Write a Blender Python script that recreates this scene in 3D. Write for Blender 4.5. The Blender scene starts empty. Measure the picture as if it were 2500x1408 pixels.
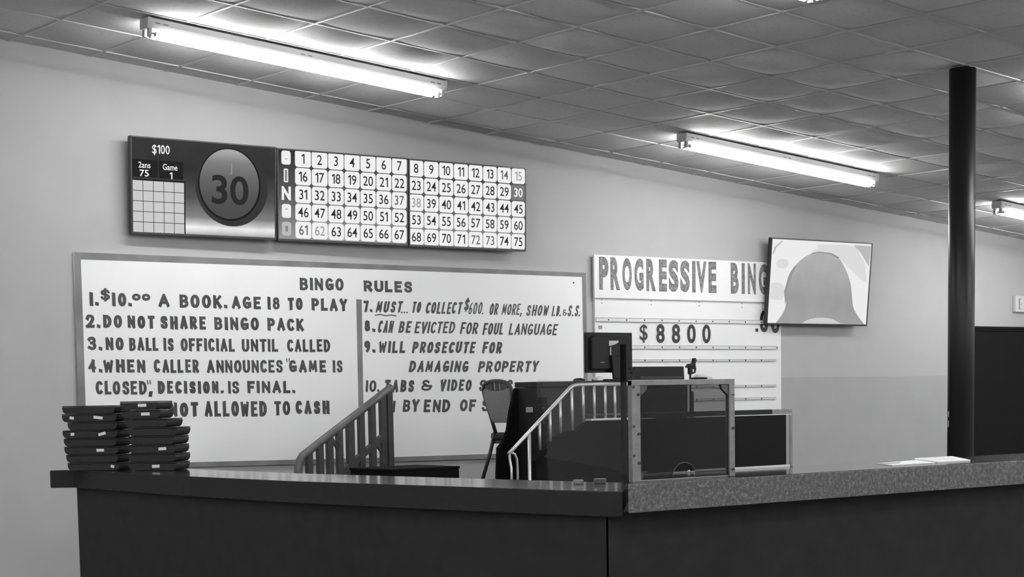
import bpy, bmesh, math, random
from mathutils import Matrix, Vector

S = bpy.context.scene
COL = S.collection
random.seed(7)

# ------------------------------------------------------------------ camera
F, CX, CY = 4381.9, 1220.8, 1380.2          # focal length and principal point for the 2500x1408 frame
cam_d = bpy.data.cameras.new('camera')
cam = bpy.data.objects.new('camera', cam_d)
COL.objects.link(cam)
RIGHT = Vector((0.7816721741754252, -0.6234245564888655, -0.018177857038859508))
DOWN = Vector((-0.07270477498587355, -0.06213545436193482, -0.9954160944075042))
FWD = Vector((0.6194373477714411, 0.7794106797304599, -0.09389549780466247))
cm = Matrix.Identity(4)
for i in range(3):
    cm[i][0], cm[i][1], cm[i][2] = RIGHT[i], -DOWN[i], -FWD[i]
cm[0][3], cm[1][3], cm[2][3] = -8.4314, -12.2235, 1.47
cam.matrix_world = cm
cam_d.sensor_fit = 'HORIZONTAL'
cam_d.sensor_width = 36.0
cam_d.lens = F / 2500 * 36.0
cam_d.shift_x = (1250 - CX) / 2500
cam_d.shift_y = (CY - 704) / 2500
cam_d.clip_end = 200
S.camera = cam

# ------------------------------------------------------------------ world, exposure
w = bpy.data.worlds.new('world')
S.world = w
w.use_nodes = True
w.node_tree.nodes['Background'].inputs[0].default_value = (0.5, 0.5, 0.5, 1)
w.node_tree.nodes['Background'].inputs[1].default_value = 0.02
S.view_settings.view_transform = 'Standard'
S.view_settings.look = 'None'
S.view_settings.exposure = 0.0
S.view_settings.gamma = 1.0
S.view_settings.use_curve_mapping = False
TUBE = 57.0                                  # radiance of every fluorescent tube in the room

A_CEIL = 0.07698                             # the ceiling slopes down to the right
TA = math.tan(A_CEIL)
def ceil_z(x):
    return 3.786 - x * TA

# ------------------------------------------------------------------ materials
def mat(name, col=0.5, rough=0.6, metal=0.0, spec=0.5, noise=0.0, nscale=8.0, bump=0.0, bscale=60.0, coat=0.0):
    m = bpy.data.materials.new(name)
    m.use_nodes = True
    nt = m.node_tree
    b = nt.nodes['Principled BSDF']
    b.inputs['Base Color'].default_value = (col, col, col, 1)
    b.inputs['Roughness'].default_value = rough
    b.inputs['Metallic'].default_value = metal
    b.inputs['Specular IOR Level'].default_value = spec
    b.inputs['Coat Weight'].default_value = coat
    b.inputs['Coat Roughness'].default_value = 0.08
    tc = nt.nodes.new('ShaderNodeTexCoord')
    if noise > 0:
        n = nt.nodes.new('ShaderNodeTexNoise')
        n.inputs['Scale'].default_value = nscale
        n.inputs['Detail'].default_value = 5
        nt.links.new(tc.outputs['Object'], n.inputs['Vector'])
        r = nt.nodes.new('ShaderNodeMapRange')
        r.inputs['From Min'].default_value = 0.3
        r.inputs['From Max'].default_value = 0.7
        r.inputs['To Min'].default_value = col * (1 - noise)
        r.inputs['To Max'].default_value = col * (1 + noise)
        nt.links.new(n.outputs['Fac'], r.inputs['Value'])
        nt.links.new(r.outputs['Result'], b.inputs['Base Color'])
    if bump > 0:
        n2 = nt.nodes.new('ShaderNodeTexNoise')
        n2.inputs['Scale'].default_value = bscale
        n2.inputs['Detail'].default_value = 4
        nt.links.new(tc.outputs['Object'], n2.inputs['Vector'])
        bp = nt.nodes.new('ShaderNodeBump')
        bp.inputs['Strength'].default_value = bump
        bp.inputs['Distance'].default_value = 0.004
        nt.links.new(n2.outputs['Fac'], bp.inputs['Height'])
        nt.links.new(bp.outputs['Normal'], b.inputs['Normal'])
    return m

def glow(name, col, strength=1.0):
    m = bpy.data.materials.new(name)
    m.use_nodes = True
    nt = m.node_tree
    nt.nodes.remove(nt.nodes['Principled BSDF'])
    e = nt.nodes.new('ShaderNodeEmission')
    e.inputs[0].default_value = (col, col, col, 1)
    e.inputs[1].default_value = strength
    nt.links.new(e.outputs[0], nt.nodes['Material Output'].inputs[0])
    return m

def ramp_glow(name, axis, stops, lo, hi, noise=0.0):
    """a lit screen whose picture runs through the given greys along one axis of the screen"""
    m = glow(name, 1.0)
    nt = m.node_tree
    e = [n for n in nt.nodes if n.type == 'EMISSION'][0]
    tc = nt.nodes.new('ShaderNodeTexCoord')
    sp = nt.nodes.new('ShaderNodeSeparateXYZ')
    nt.links.new(tc.outputs['Object'], sp.inputs[0])
    mr = nt.nodes.new('ShaderNodeMapRange')
    mr.inputs['From Min'].default_value = lo
    mr.inputs['From Max'].default_value = hi
    nt.links.new(sp.outputs[axis], mr.inputs['Value'])
    cr = nt.nodes.new('ShaderNodeValToRGB')
    el = cr.color_ramp.elements
    while len(el) > 1:
        el.remove(el[-1])
    el[0].position = stops[0][0]
    el[0].color = (stops[0][1],) * 3 + (1,)
    for p, c in stops[1:]:
        k = el.new(p)
        k.color = (c, c, c, 1)
    nt.links.new(mr.outputs['Result'], cr.inputs['Fac'])
    if noise > 0:
        n = nt.nodes.new('ShaderNodeTexNoise')
        n.inputs['Scale'].default_value = 5.0
        n.inputs['Detail'].default_value = 3
        nt.links.new(tc.outputs['Object'], n.inputs['Vector'])
        r = nt.nodes.new('ShaderNodeMapRange')
        r.inputs['To Min'].default_value = 1 - noise
        r.inputs['To Max'].default_value = 1 + noise
        nt.links.new(n.outputs['Fac'], r.inputs['Value'])
        nt.links.new(r.outputs['Result'], e.inputs[1])
    nt.links.new(cr.outputs['Color'], e.inputs[0])
    return m

def clear(name, tint, ior=1.35, rough=0.02):
    m = bpy.data.materials.new(name)
    m.use_nodes = True
    nt = m.node_tree
    nt.nodes.remove(nt.nodes['Principled BSDF'])
    t = nt.nodes.new('ShaderNodeBsdfTransparent')
    t.inputs[0].default_value = (tint, tint, tint, 1)
    g = nt.nodes.new('ShaderNodeBsdfGlossy')
    g.inputs['Color'].default_value = (1, 1, 1, 1)
    g.inputs['Roughness'].default_value = rough
    f = nt.nodes.new('ShaderNodeFresnel')
    f.inputs['IOR'].default_value = ior
    x = nt.nodes.new('ShaderNodeMixShader')
    ge = nt.nodes.new('ShaderNodeNewGeometry')
    fm = nt.nodes.new('ShaderNodeMath')
    fm.operation = 'SUBTRACT'
    fm.use_clamp = True
    nt.links.new(f.outputs[0], fm.inputs[0])
    nt.links.new(ge.outputs['Backfacing'], fm.inputs[1])
    nt.links.new(fm.outputs[0], x.inputs[0])
    nt.links.new(t.outputs[0], x.inputs[1])
    nt.links.new(g.outputs[0], x.inputs[2])
    nt.links.new(x.outputs[0], nt.nodes['Material Output'].inputs[0])
    return m

M = {
    'wall': mat('wall_paint', 0.39, 0.75, spec=0.25, noise=0.03, nscale=3, bump=0.15, bscale=120),
    'band': mat('lower_wall_paint', 0.335, 0.75, spec=0.25, noise=0.03, nscale=3),
    'side': mat('side_wall_paint', 0.72, 0.8),
    'floor': mat('floor_tile_vinyl', 0.17, 0.6, noise=0.15, nscale=20),
    'tbar': mat('white_grid_metal', 0.55, 0.45, spec=0.4),
    'fix': mat('white_enamel', 0.45, 0.4),
    'fixend': mat('lamp_holder_plastic', 0.35, 0.5),
    'slot': mat('slot_black', 0.03, 0.6),
    'board': mat('white_board_paint', 0.79, 0.45, spec=0.35, noise=0.02, nscale=2),
    'border': mat('grey_painted_border', 0.17, 0.6, noise=0.25, nscale=4),
    'ink': mat('dark_sign_paint', 0.045, 0.55, noise=0.35, nscale=6),
    'sign': mat('white_sign_panel', 0.71, 0.4, noise=0.02, nscale=3),
    'hatch': mat('grey_sign_letters', 0.17, 0.6, noise=0.55, nscale=45),
    'hatch2': mat('dark_letter_edge', 0.06, 0.6),
    'digit': mat('black_number_ink', 0.015, 0.5),
    'card': clear('clear_number_card', 0.985, 1.06),
    'rail': mat('sign_track', 0.62, 0.35),
    'railedge': mat('sign_track_grey_lip', 0.25, 0.5),  # darker grey for the track lips and small screws
    'plastic': mat('black_plastic', 0.010, 0.45, spec=0.22, noise=0.1),
    'bezel': mat('black_bezel', 0.012, 0.3),
    'pole': mat('black_gloss_paint', 0.010, 0.40, spec=0.28),
    'lam': mat('black_counter_laminate', 0.022, 0.11, spec=0.6, noise=0.2, nscale=30),
    'slab': mat('black_slab_edge', 0.014, 0.6, spec=0.25, noise=0.15, nscale=25),
    'cab': mat('black_cabinet_panel', 0.015, 0.7, spec=0.25, noise=0.2, nscale=12),
    'dimedge': mat('cut_plexiglass_edge', 0.07, 0.4),
    'post': mat('matt_black_post', 0.004, 0.9, spec=0.1, noise=0.1),
    'panel': mat('dark_wall_panelling', 0.005, 0.7, spec=0.15, noise=0.1, nscale=6),
    'alu': mat('brushed_aluminium', 0.23, 0.42, metal=0.85, noise=0.12, nscale=30),
    'silver': mat('silver_rail_paint', 0.55, 0.35, metal=0.7),
    'brown': mat('dark_painted_steel', 0.028, 0.45, noise=0.25, nscale=14),
    'brownrail': mat('worn_painted_handrail', 0.085, 0.45, noise=0.3, nscale=14),
    'cloth': mat('black_cloth', 0.004, 0.95, spec=0.1, noise=0.2, nscale=20),
    'stage': mat('black_stage_carpet', 0.005, 0.95, spec=0.1, noise=0.2, nscale=20),
    'vinyl': mat('grey_chair_vinyl', 0.17, 0.4, noise=0.12, nscale=60),
    'chairmetal': mat('dark_chair_metal', 0.03, 0.35),
    'case': mat('black_padded_case', 0.008, 0.65, noise=0.25, nscale=25, bump=0.2, bscale=90),
    'label': mat('white_paper_label', 0.75, 0.6),
    'paper': mat('white_paper', 0.70, 0.6, noise=0.04, nscale=5),
    'pale': mat('pale_plastic', 0.55, 0.45),
    'grey': mat('mid_grey_plastic', 0.25, 0.5),
    'smoke': clear('tinted_plexiglass', 0.46),
    'clear': clear('clear_plexiglass', 0.965, 1.28),
    'scr_off': mat('screen_glass', 0.01, 0.15),
    'tube': glow('fluorescent_tube', 1.0, TUBE),
    'white_px': glow('screen_white', 0.90),
    'cell_px': glow('screen_cell_white', 0.88),
    'grid_px': glow('screen_grid_grey', 0.60),
    'dark_px': glow('screen_dark', 0.020),
    'num_px': glow('screen_number_ink', 0.035),
    'fade_px': glow('screen_number_faded', 0.36),
    'fade2_px': glow('screen_number_lightly_faded', 0.14),
    'called_px': glow('screen_called_cell', 0.20),
    'halo_px': glow('screen_halo', 0.040),
    'ring_px': glow('screen_ball_ring', 0.016),
    'ballnum_px': glow('screen_ball_number', 0.028),
    'ballchar_px': glow('screen_ball_letter', 0.30),  # tone of the thin letter drawn on the ball
    'letter_px': glow('screen_letter_white', 0.86),
    'letterin_px': glow('screen_letter_inner', 0.25),
    'd_white': glow('video_white', 0.84),
    'd_grey': ramp_glow('video_dome_grey', 2, [(0, 0.36), (0.35, 0.34), (0.75, 0.42), (1, 0.44)], -0.39, 0.3, 0.12),
    'd_edge': glow('video_dark_edge', 0.31),
    'd_light': glow('video_light_grey', 0.71),
    'd_corner': glow('video_corner_grey', 0.50),
    'd_blob': glow('video_blob_grey', 0.62),
    'bg_left': ramp_glow('caller_screen_picture', 2, [(0.0, 0.30), (0.05, 0.66), (0.09, 0.86), (0.125, 0.58), (0.2, 0.22), (0.4, 0.085), (0.7, 0.035), (1, 0.045)], -0.345, 0.345, 0.25),
    'bg_mid': ramp_glow('number_screen_picture', 2, [(0.0, 0.32), (0.2, 0.22), (0.5, 0.10), (1, 0.035)], -0.345, 0.345, 0.1),
    'ball_px': ramp_glow('screen_ball_shading', 2, [(0.0, 0.07), (0.35, 0.09), (0.6, 0.14), (0.8, 0.22), (0.95, 0.42), (1, 0.32)], -0.25, 0.325, 0.05),
}

def granite():
    m = mat('speckled_laminate', 0.12, 0.35, spec=0.5)
    nt = m.node_tree
    b = nt.nodes['Principled BSDF']
    tc = nt.nodes.new('ShaderNodeTexCoord')
    n = nt.nodes.new('ShaderNodeTexNoise')
    n.inputs['Scale'].default_value = 55
    n.inputs['Detail'].default_value = 6
    n.inputs['Roughness'].default_value = 0.7
    v = nt.nodes.new('ShaderNodeTexVoronoi')
    v.inputs['Scale'].default_value = 60
    nt.links.new(tc.outputs['Object'], n.inputs['Vector'])
    nt.links.new(tc.outputs['Object'], v.inputs['Vector'])
    r = nt.nodes.new('ShaderNodeValToRGB')
    el = r.color_ramp.elements
    el[0].position, el[0].color = 0.36, (0.045, 0.045, 0.045, 1)
    el[1].position, el[1].color = 0.72, (0.21, 0.21, 0.21, 1)
    k = el.new(0.52); k.color = (0.085, 0.085, 0.085, 1)
    nt.links.new(n.outputs['Fac'], r.inputs['Fac'])
    r2 = nt.nodes.new('ShaderNodeValToRGB')
    e2 = r2.color_ramp.elements
    e2[0].position, e2[0].color = 0.10, (0.42, 0.42, 0.42, 1)
    e2[1].position, e2[1].color = 0.22, (0, 0, 0, 1)
    nt.links.new(v.outputs['Distance'], r2.inputs['Fac'])
    a = nt.nodes.new('ShaderNodeMix')
    a.data_type = 'RGBA'
    a.blend_type = 'SCREEN'
    a.inputs[0].default_value = 0.35
    nt.links.new(r.outputs['Color'], a.inputs[6])
    nt.links.new(r2.outputs['Color'], a.inputs[7])
    nt.links.new(a.outputs[2], b.inputs['Base Color'])
    return m
M['granite'] = granite()

def tile_mat():
    m = mat('ceiling_tile', 0.57, 0.85, spec=0.15, bump=0.35, bscale=45)
    nt = m.node_tree
    b = nt.nodes['Principled BSDF']
    tc = nt.nodes.new('ShaderNodeTexCoord')
    n = nt.nodes.new('ShaderNodeTexNoise')
    n.inputs['Scale'].default_value = 38
    n.inputs['Detail'].default_value = 3
    n2 = nt.nodes.new('ShaderNodeTexNoise')
    n2.inputs['Scale'].default_value = 1.2
    nt.links.new(tc.outputs['Object'], n.inputs['Vector'])
    nt.links.new(tc.outputs['Object'], n2.inputs['Vector'])
    r = nt.nodes.new('ShaderNodeValToRGB')
    el = r.color_ramp.elements
    el[0].position, el[0].color = 0.30, (0.48, 0.48, 0.48, 1)
    el[1].position, el[1].color = 0.42, (0.57, 0.57, 0.57, 1)
    nt.links.new(n.outputs['Fac'], r.inputs['Fac'])
    mr = nt.nodes.new('ShaderNodeMapRange')
    mr.inputs['To Min'].default_value = 0.9
    mr.inputs['To Max'].default_value = 1.08
    nt.links.new(n2.outputs['Fac'], mr.inputs['Value'])
    x = nt.nodes.new('ShaderNodeMix')
    x.data_type = 'RGBA'
    x.blend_type = 'MULTIPLY'
    x.inputs[0].default_value = 1.0
    nt.links.new(r.outputs['Color'], x.inputs[6])
    nt.links.new(mr.outputs['Result'], x.inputs[7])
    nt.links.new(x.outputs[2], b.inputs['Base Color'])
    return m
M['tile'] = tile_mat()

# ------------------------------------------------------------------ mesh helpers
class MB:
    def __init__(self):
        self.b = bmesh.new()
    def box(self, x0, x1, y0, y1, z0, z1, bev=0.0, seg=2):
        vs = [self.b.verts.new((x, y, z)) for x in (x0, x1) for y in (y0, y1) for z in (z0, z1)]
        fs = [self.b.faces.new([vs[i] for i in q]) for q in
              ((0, 1, 3, 2), (4, 6, 7, 5), (0, 4, 5, 1), (2, 3, 7, 6), (0, 2, 6, 4), (1, 5, 7, 3))]
        if bev > 0:
            es = list({e for f in fs for e in f.edges})
            bmesh.ops.bevel(self.b, geom=es, offset=bev, segments=seg, affect='EDGES', profile=0.5)
        return self
    def cyl(self, p0, p1, r, r1=None, n=16):
        p0, p1 = Vector(p0), Vector(p1)
        r1 = r if r1 is None else r1
        d = (p1 - p0)
        q = d.to_track_quat('Z', 'Y').to_matrix()
        a = [self.b.verts.new(p0 + q @ Vector((r * math.cos(t), r * math.sin(t), 0))) for t in [2 * math.pi * i / n for i in range(n)]]
        c = [self.b.verts.new(p1 + q @ Vector((r1 * math.cos(t), r1 * math.sin(t), 0))) for t in [2 * math.pi * i / n for i in range(n)]]
        for i in range(n):
            f = self.b.faces.new((a[i], a[(i + 1) % n], c[(i + 1) % n], c[i]))
            f.smooth = True
        self.b.faces.new(a[::-1]); self.b.faces.new(c)
        return self
    def tube(self, pts, r, n=10, closed=False, flat=1.0):
        pts = [Vector(p) for p in pts]
        rings = []
        N = len(pts)
        up = None
        for i, p in enumerate(pts):
            if closed:
                d = pts[(i + 1) % N] - pts[i - 1]
            else:
                d = pts[min(i + 1, N - 1)] - pts[max(i - 1, 0)]
            d.normalize()
            if up is None:
                up = Vector((0, 1, 0)) if abs(d.y) < 0.9 else Vector((0, 0, 1))
            s = d.cross(up).normalized()
            up = s.cross(d).normalized()
            rings.append([self.b.verts.new(p + r * math.cos(t) * s + r * flat * math.sin(t) * up) for t in [2 * math.pi * k / n for k in range(n)]])
        for i in range(N if closed else N - 1):
            a, c = rings[i], rings[(i + 1) % N]
            for k in range(n):
                f = self.b.faces.new((a[k], a[(k + 1) % n], c[(k + 1) % n], c[k]))
                f.smooth = True
        if not closed:
            self.b.faces.new(rings[0][::-1]); self.b.faces.new(rings[-1])
        return self
    def prism(self, poly, a0, a1, axis='y', bev=0.0):
        """poly in the two other axes, extruded from a0 to a1 along axis"""
        def P(u, v, a):
            return {'y': (u, a, v), 'z': (u, v, a), 'x': (a, u, v)}[axis]
        A = [self.b.verts.new(P(u, v, a0)) for u, v in poly]
        B = [self.b.verts.new(P(u, v, a1)) for u, v in poly]
        n = len(poly)
        fs = [self.b.faces.new(A), self.b.faces.new(B[::-1])]
        for i in range(n):
            fs.append(self.b.faces.new((A[i], B[i], B[(i + 1) % n], A[(i + 1) % n])))
        if bev > 0:
            es = list({e for f in fs for e in f.edges})
            bmesh.ops.bevel(self.b, geom=es, offset=bev, segments=2, affect='EDGES', profile=0.5)
        return self
    def poly(self, pts):
        self.b.faces.new([self.b.verts.new(p) for p in pts])
        return self
    def flat(self, pts, y):
        """a flat outline in the x-z plane that faces -y"""
        return self.poly([(u, y, v) for u, v in pts])
    def disc(self, cx, cz, rx, rz, y, n=48):
        return self.flat([(cx + rx * math.cos(2 * math.pi * i / n), cz + rz * math.sin(2 * math.pi * i / n)) for i in range(n)], y)
    def ring(self, cx, cz, r0, r1, y, n=64, off=(0, 0)):
        for i in range(n):
            a, c = 2 * math.pi * i / n, 2 * math.pi * (i + 1) / n
            self.flat([(cx + r0 * math.cos(a), cz + r0 * math.sin(a)), (cx + off[0] + r1 * math.cos(a), cz + off[1] + r1 * math.sin(a)),
                       (cx + off[0] + r1 * math.cos(c), cz + off[1] + r1 * math.sin(c)), (cx + r0 * math.cos(c), cz + r0 * math.sin(c))], y)
        return self
    def rrect(self, x0, x1, z0, z1, r, y, n=5):
        pts = []
        for (cx, cz, a) in ((x1 - r, z1 - r, 0), (x0 + r, z1 - r, 90), (x0 + r, z0 + r, 180), (x1 - r, z0 + r, 270)):
            for i in range(n + 1):
                t = math.radians(a + 90 * i / n)
                pts.append((cx + r * math.cos(t), cz + r * math.sin(t)))
        return self.flat(pts, y)
    def lathe(self, prof, c=(0, 0, 0), n=24):
        c = Vector(c)
        rings = [[self.b.verts.new(c + Vector((r * math.cos(2 * math.pi * k / n), r * math.sin(2 * math.pi * k / n), z))) for k in range(n)] for r, z in prof]
        for a, d in zip(rings, rings[1:]):
            for k in range(n):
                f = self.b.faces.new((a[k], a[(k + 1) % n], d[(k + 1) % n], d[k]))
                f.smooth = True
        self.b.faces.new(rings[0][::-1]); self.b.faces.new(rings[-1])
        return self
    def text(self, s, x0, x1, z0, z1, y, bold=0.0):
        """lettering fitted to a box in the x-z plane"""
        vs, fs = glyphs(s, bold)
        ax, bx = min(v[0] for v in vs), max(v[0] for v in vs)
        az, bz = min(v[1] for v in vs), max(v[1] for v in vs)
        V = [self.b.verts.new((x0 + (v[0] - ax) / max(bx - ax, 1e-6) * (x1 - x0), y, z0 + (v[1] - az) / max(bz - az, 1e-6) * (z1 - z0))) for v in vs]
        for f in fs:
            try:
                self.b.faces.new([V[i] for i in f])
            except ValueError:
                pass
        return self
    def build(self, name, m, parent=None, loc=None, normals=True):
        if normals:
            bmesh.ops.recalc_face_normals(self.b, faces=self.b.faces[:])
        me = bpy.data.meshes.new(name)
        self.b.to_mesh(me)
        self.b.free()
        me.materials.append(m)
        o = bpy.data.objects.new(name, me)
        COL.objects.link(o)
        if parent is not None:
            o.parent = parent
        if loc is not None:
            o.location = loc
        return o

_G = {}
def glyphs(s, bold=0.0):
    k = (s, bold)
    if '1' in s and k not in _G:
        # figures set one by one, with a flagged 1
        V, Fc, pen = [], [], 0.0
        for c in s:
            if c == '1':
                t = 0.105 + bold * 1.2
                vs, fs = [(0.16, 0), (0.16 + t, 0), (0.16 + t, 0.70), (0.16, 0.70), (0.16, 0.56), (0.0, 0.50), (0.04, 0.43)], []
                vs = [(0.17, 0.0), (0.17 + t, 0.0), (0.17 + t, 0.70), (0.19, 0.70), (0.0, 0.585), (0.045, 0.585 - t * 0.95), (0.17, 0.565)]
                fs = [(0, 1, 2, 6), (2, 3, 6), (3, 4, 5, 6)]
                lo, hi = 0.0, 0.17 + t
            else:
                v0, fs = glyphs(c, bold)
                z0 = min(v[1] for v in v0); h = max(v[1] for v in v0) - z0
                k0 = 0.70 / h if c.isdigit() else 1.0
                vs = [(v[0] * k0, (v[1] - z0) * k0 if c.isdigit() else v[1]) for v in v0]
                lo, hi = min(v[0] for v in vs), max(v[0] for v in vs)
            n = len(V)
            V += [(v[0] - lo + pen, v[1]) for v in vs]
            Fc += [tuple(i + n for i in f) for f in fs]
            pen += hi - lo + 0.075
        _G[k] = (V, Fc)
    if k not in _G:
        cu = bpy.data.curves.new('lettering', 'FONT')
        cu.body = s
        cu.offset = bold
        cu.resolution_u = 4
        ob = bpy.data.objects.new('lettering', cu)
        COL.objects.link(ob)
        dg = bpy.context.evaluated_depsgraph_get()
        me = bpy.data.meshes.new_from_object(ob.evaluated_get(dg))
        _G[k] = ([tuple(v.co) for v in me.vertices], [tuple(p.vertices) for p in me.polygons])
        bpy.data.objects.remove(ob)
        bpy.data.curves.remove(cu)
        bpy.data.meshes.remove(me)
    return _G[k]

def aspect(s, bold=0.0):
    vs = glyphs(s, bold)[0]
    return (max(v[0] for v in vs) - min(v[0] for v in vs)) / (max(v[1] for v in vs) - min(v[1] for v in vs))

def tag(o, label, cat, group=None):
    o['label'] = label
    o['category'] = cat
    if group:
        o['group'] = group
    return o
def thing(name, label, cat, loc=(0, 0, 0), rot=(0, 0, 0), group=None):
    o = bpy.data.objects.new(name, None)
    o.empty_display_size = 0.1
    COL.objects.link(o)
    o.location = loc
    o.rotation_euler = rot
    return tag(o, label, cat, group)
def struct(name, mb, m, parent=None):
    o = mb.build(name, m, parent)
    if parent is None:
        o['kind'] = 'structure'
    return o
def dup(root, loc, rot=None, label=None):
    r = root.copy()
    COL.objects.link(r)
    r.location = loc
    if rot is not None:
        r.rotation_euler = rot
    if label:
        r['label'] = label
    for ch in list(root.children):
        c = ch.copy(); COL.objects.link(c); c.parent = r
        for g in list(ch.children):
            d = g.copy(); COL.objects.link(d); d.parent = c
    return r

# ------------------------------------------------------------------ brush lettering for the hand-painted board
def _arc(cx, cy, rx, ry, a0, a1, n=14):
    return [(cx + rx * math.cos(math.radians(a0 + (a1 - a0) * i / n)), cy + ry * math.sin(math.radians(a0 + (a1 - a0) * i / n))) for i in range(n + 1)]
def _spl(P, n=6):
    out = []
    for i in range(len(P) - 1):
        p0, p1, p2, p3 = P[max(i - 1, 0)], P[i], P[i + 1], P[min(i + 2, len(P) - 1)]
        for k in range(n):
            t = k / n
            out.append(tuple(0.5 * (2 * p1[j] + (p2[j] - p0[j]) * t + (2 * p0[j] - 5 * p1[j] + 4 * p2[j] - p3[j]) * t * t + (3 * p1[j] - p0[j] - 3 * p2[j] + p3[j]) * t ** 3) for j in (0, 1)))
    return out + [P[-1]]
_S = _spl([(0.93, 0.80), (0.80, 0.96), (0.52, 1.0), (0.2, 0.95), (0.05, 0.77), (0.18, 0.60), (0.5, 0.51), (0.82, 0.41), (0.96, 0.23), (0.82, 0.05), (0.5, 0.0), (0.2, 0.03), (0.03, 0.19)])
_O = _arc(0.5, 0.5, 0.5, 0.5, 90, 450, 28)
_BOWL = lambda y0, y1, x=1.0, b=0.45: [(0, y1), (b, y1)] + _arc(b, (y0 + y1) / 2, x - b, (y1 - y0) / 2, 90, -90, 12) + [(0, y0)]
BR = {   # letter: (width, strokes)
    'A': (0.62, [[(0, 0), (0.5, 1)], [(0.5, 1), (1, 0)], [(0.18, 0.30), (0.82, 0.30)]]),
    'B': (0.56, [[(0, 0), (0, 1)], _BOWL(0.53, 1, 0.92), _BOWL(0, 0.53, 1.0)]),
    'C': (0.54, [_arc(0.55, 0.5, 0.55, 0.5, 48, 312, 24)]),
    'D': (0.58, [[(0, 0), (0, 1)], _BOWL(0, 1, 1.0, 0.3)]),
    'E': (0.48, [[(0, 0), (0, 1)], [(0, 1), (1, 1)], [(0, 0.52), (0.8, 0.52)], [(0, 0), (1, 0)]]),
    'F': (0.48, [[(0, 0), (0, 1)], [(0, 1), (1, 1)], [(0, 0.5), (0.8, 0.5)]]),
    'G': (0.58, [_arc(0.52, 0.5, 0.52, 0.5, 52, 345, 24), [(0.55, 0.42), (1, 0.42)], [(1, 0.42), (1, 0.1)]]),
    'H': (0.58, [[(0, 0), (0, 1)], [(1, 0), (1, 1)], [(0, 0.5), (1, 0.5)]]),
    'I': (0.0, [[(0.5, 0), (0.5, 1)]]),
    'K': (0.56, [[(0, 0), (0, 1)], [(0.95, 1), (0.05, 0.42)], [(0.32, 0.56), (1, 0)]]),
    'L': (0.46, [[(0, 1), (0, 0)], [(0, 0), (1, 0)]]),
    'M': (0.72, [[(0, 0), (0.1, 1)], [(0.1, 1), (0.5, 0.22)], [(0.5, 0.22), (0.9, 1)], [(0.9, 1), (1, 0)]]),
    'N': (0.60, [[(0, 0), (0, 1)], [(0, 1), (1, 0)], [(1, 0), (1, 1)]]),
    'O': (0.58, [_O]),
    'P': (0.52, [[(0, 0), (0, 1)], _BOWL(0.44, 1)]),
    'R': (0.56, [[(0, 0), (0, 1)], _BOWL(0.46, 1, 0.95), [(0.42, 0.46), (1, 0)]]),
    'S': (0.54, [_S]),
    'T': (0.54, [[(0, 1), (1, 1)], [(0.5, 1), (0.5, 0)]]),
    'U': (0.58, [[(0, 1), (0, 0.32)] + _arc(0.5, 0.32, 0.5, 0.32, 180, 360, 12) + [(1, 1)]]),
    'V': (0.58, [[(0, 1), (0.5, 0)], [(0.5, 0), (1, 1)]]),
    'W': (0.78, [[(0, 1), (0.22, 0)], [(0.22, 0), (0.5, 0.8)], [(0.5, 0.8), (0.78, 0)], [(0.78, 0), (1, 1)]]),
    'X': (0.58, [[(0, 1), (1, 0)], [(0, 0), (1, 1)]]),
    'Y': (0.56, [[(0, 1), (0.5, 0.48)], [(1, 1), (0.5, 0.48)], [(0.5, 0.48), (0.5, 0)]]),
    '0': (0.56, [_O]),
    '1': (0.0, [[(0.5, 0), (0.5, 1)]]),
    '2': (0.52, [_spl([(0.03, 0.74), (0.18, 0.95), (0.5, 1.0), (0.85, 0.92), (0.95, 0.70), (0.72, 0.42), (0.3, 0.14), (0.0, 0.0)]), [(0, 0), (1, 0)]]),
    '3': (0.52, [_spl([(0.03, 0.88), (0.3, 1.0), (0.7, 0.98), (0.92, 0.78), (0.75, 0.58), (0.4, 0.54)]), _spl([(0.4, 0.54), (0.8, 0.48), (0.98, 0.26), (0.8, 0.05), (0.45, 0.0), (0.0, 0.12)])]),
    '4': (0.56, [[(0.72, 0), (0.72, 1)], [(0.72, 1), (0, 0.32)], [(0, 0.32), (1, 0.32)]]),
    '6': (0.52, [_spl([(0.80, 1.0), (0.35, 0.82), (0.05, 0.42), (0.1, 0.1), (0.5, 0.0), (0.92, 0.12), (0.95, 0.38), (0.6, 0.52), (0.15, 0.40)])]),
    '7': (0.50, [[(0, 1), (1, 1)], [(1, 1), (0.35, 0)]]),
    '8': (0.52, [_arc(0.5, 0.76, 0.42, 0.24, 0, 360, 20), _arc(0.5, 0.27, 0.5, 0.27, 0, 360, 20)]),
    '9': (0.52, [_spl([(0.95, 0.70), (0.85, 0.95), (0.5, 1.0), (0.08, 0.90), (0.03, 0.62), (0.4, 0.46), (0.85, 0.58)]), _spl([(0.95, 0.75), (0.95, 0.5), (0.75, 0.2), (0.45, 0.0)])]),
    '$': (0.54, [[(x, 0.12 + 0.76 * y) for x, y in _S], [(0.5, 1), (0.5, 0)]]),
    '&': (0.62, [_spl([(1.0, 0.42), (0.78, 0.1), (0.4, 0.0), (0.04, 0.12), (0.08, 0.40), (0.45, 0.56), (0.15, 0.74), (0.25, 0.96), (0.55, 1.0), (0.72, 0.88)]), [(0.45, 0.45), (0.95, 0.40)]]),
    '.': (0.0, [[(0.5, 0.0), (0.5, 0.02)]]),
    ',': (0.04, [[(0.8, 0.08), (0.1, -0.14)]]),
    '"': (0.14, [[(0.0, 0.95), (0.1, 0.72)], [(0.9, 0.95), (1.0, 0.72)]]),
}
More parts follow.
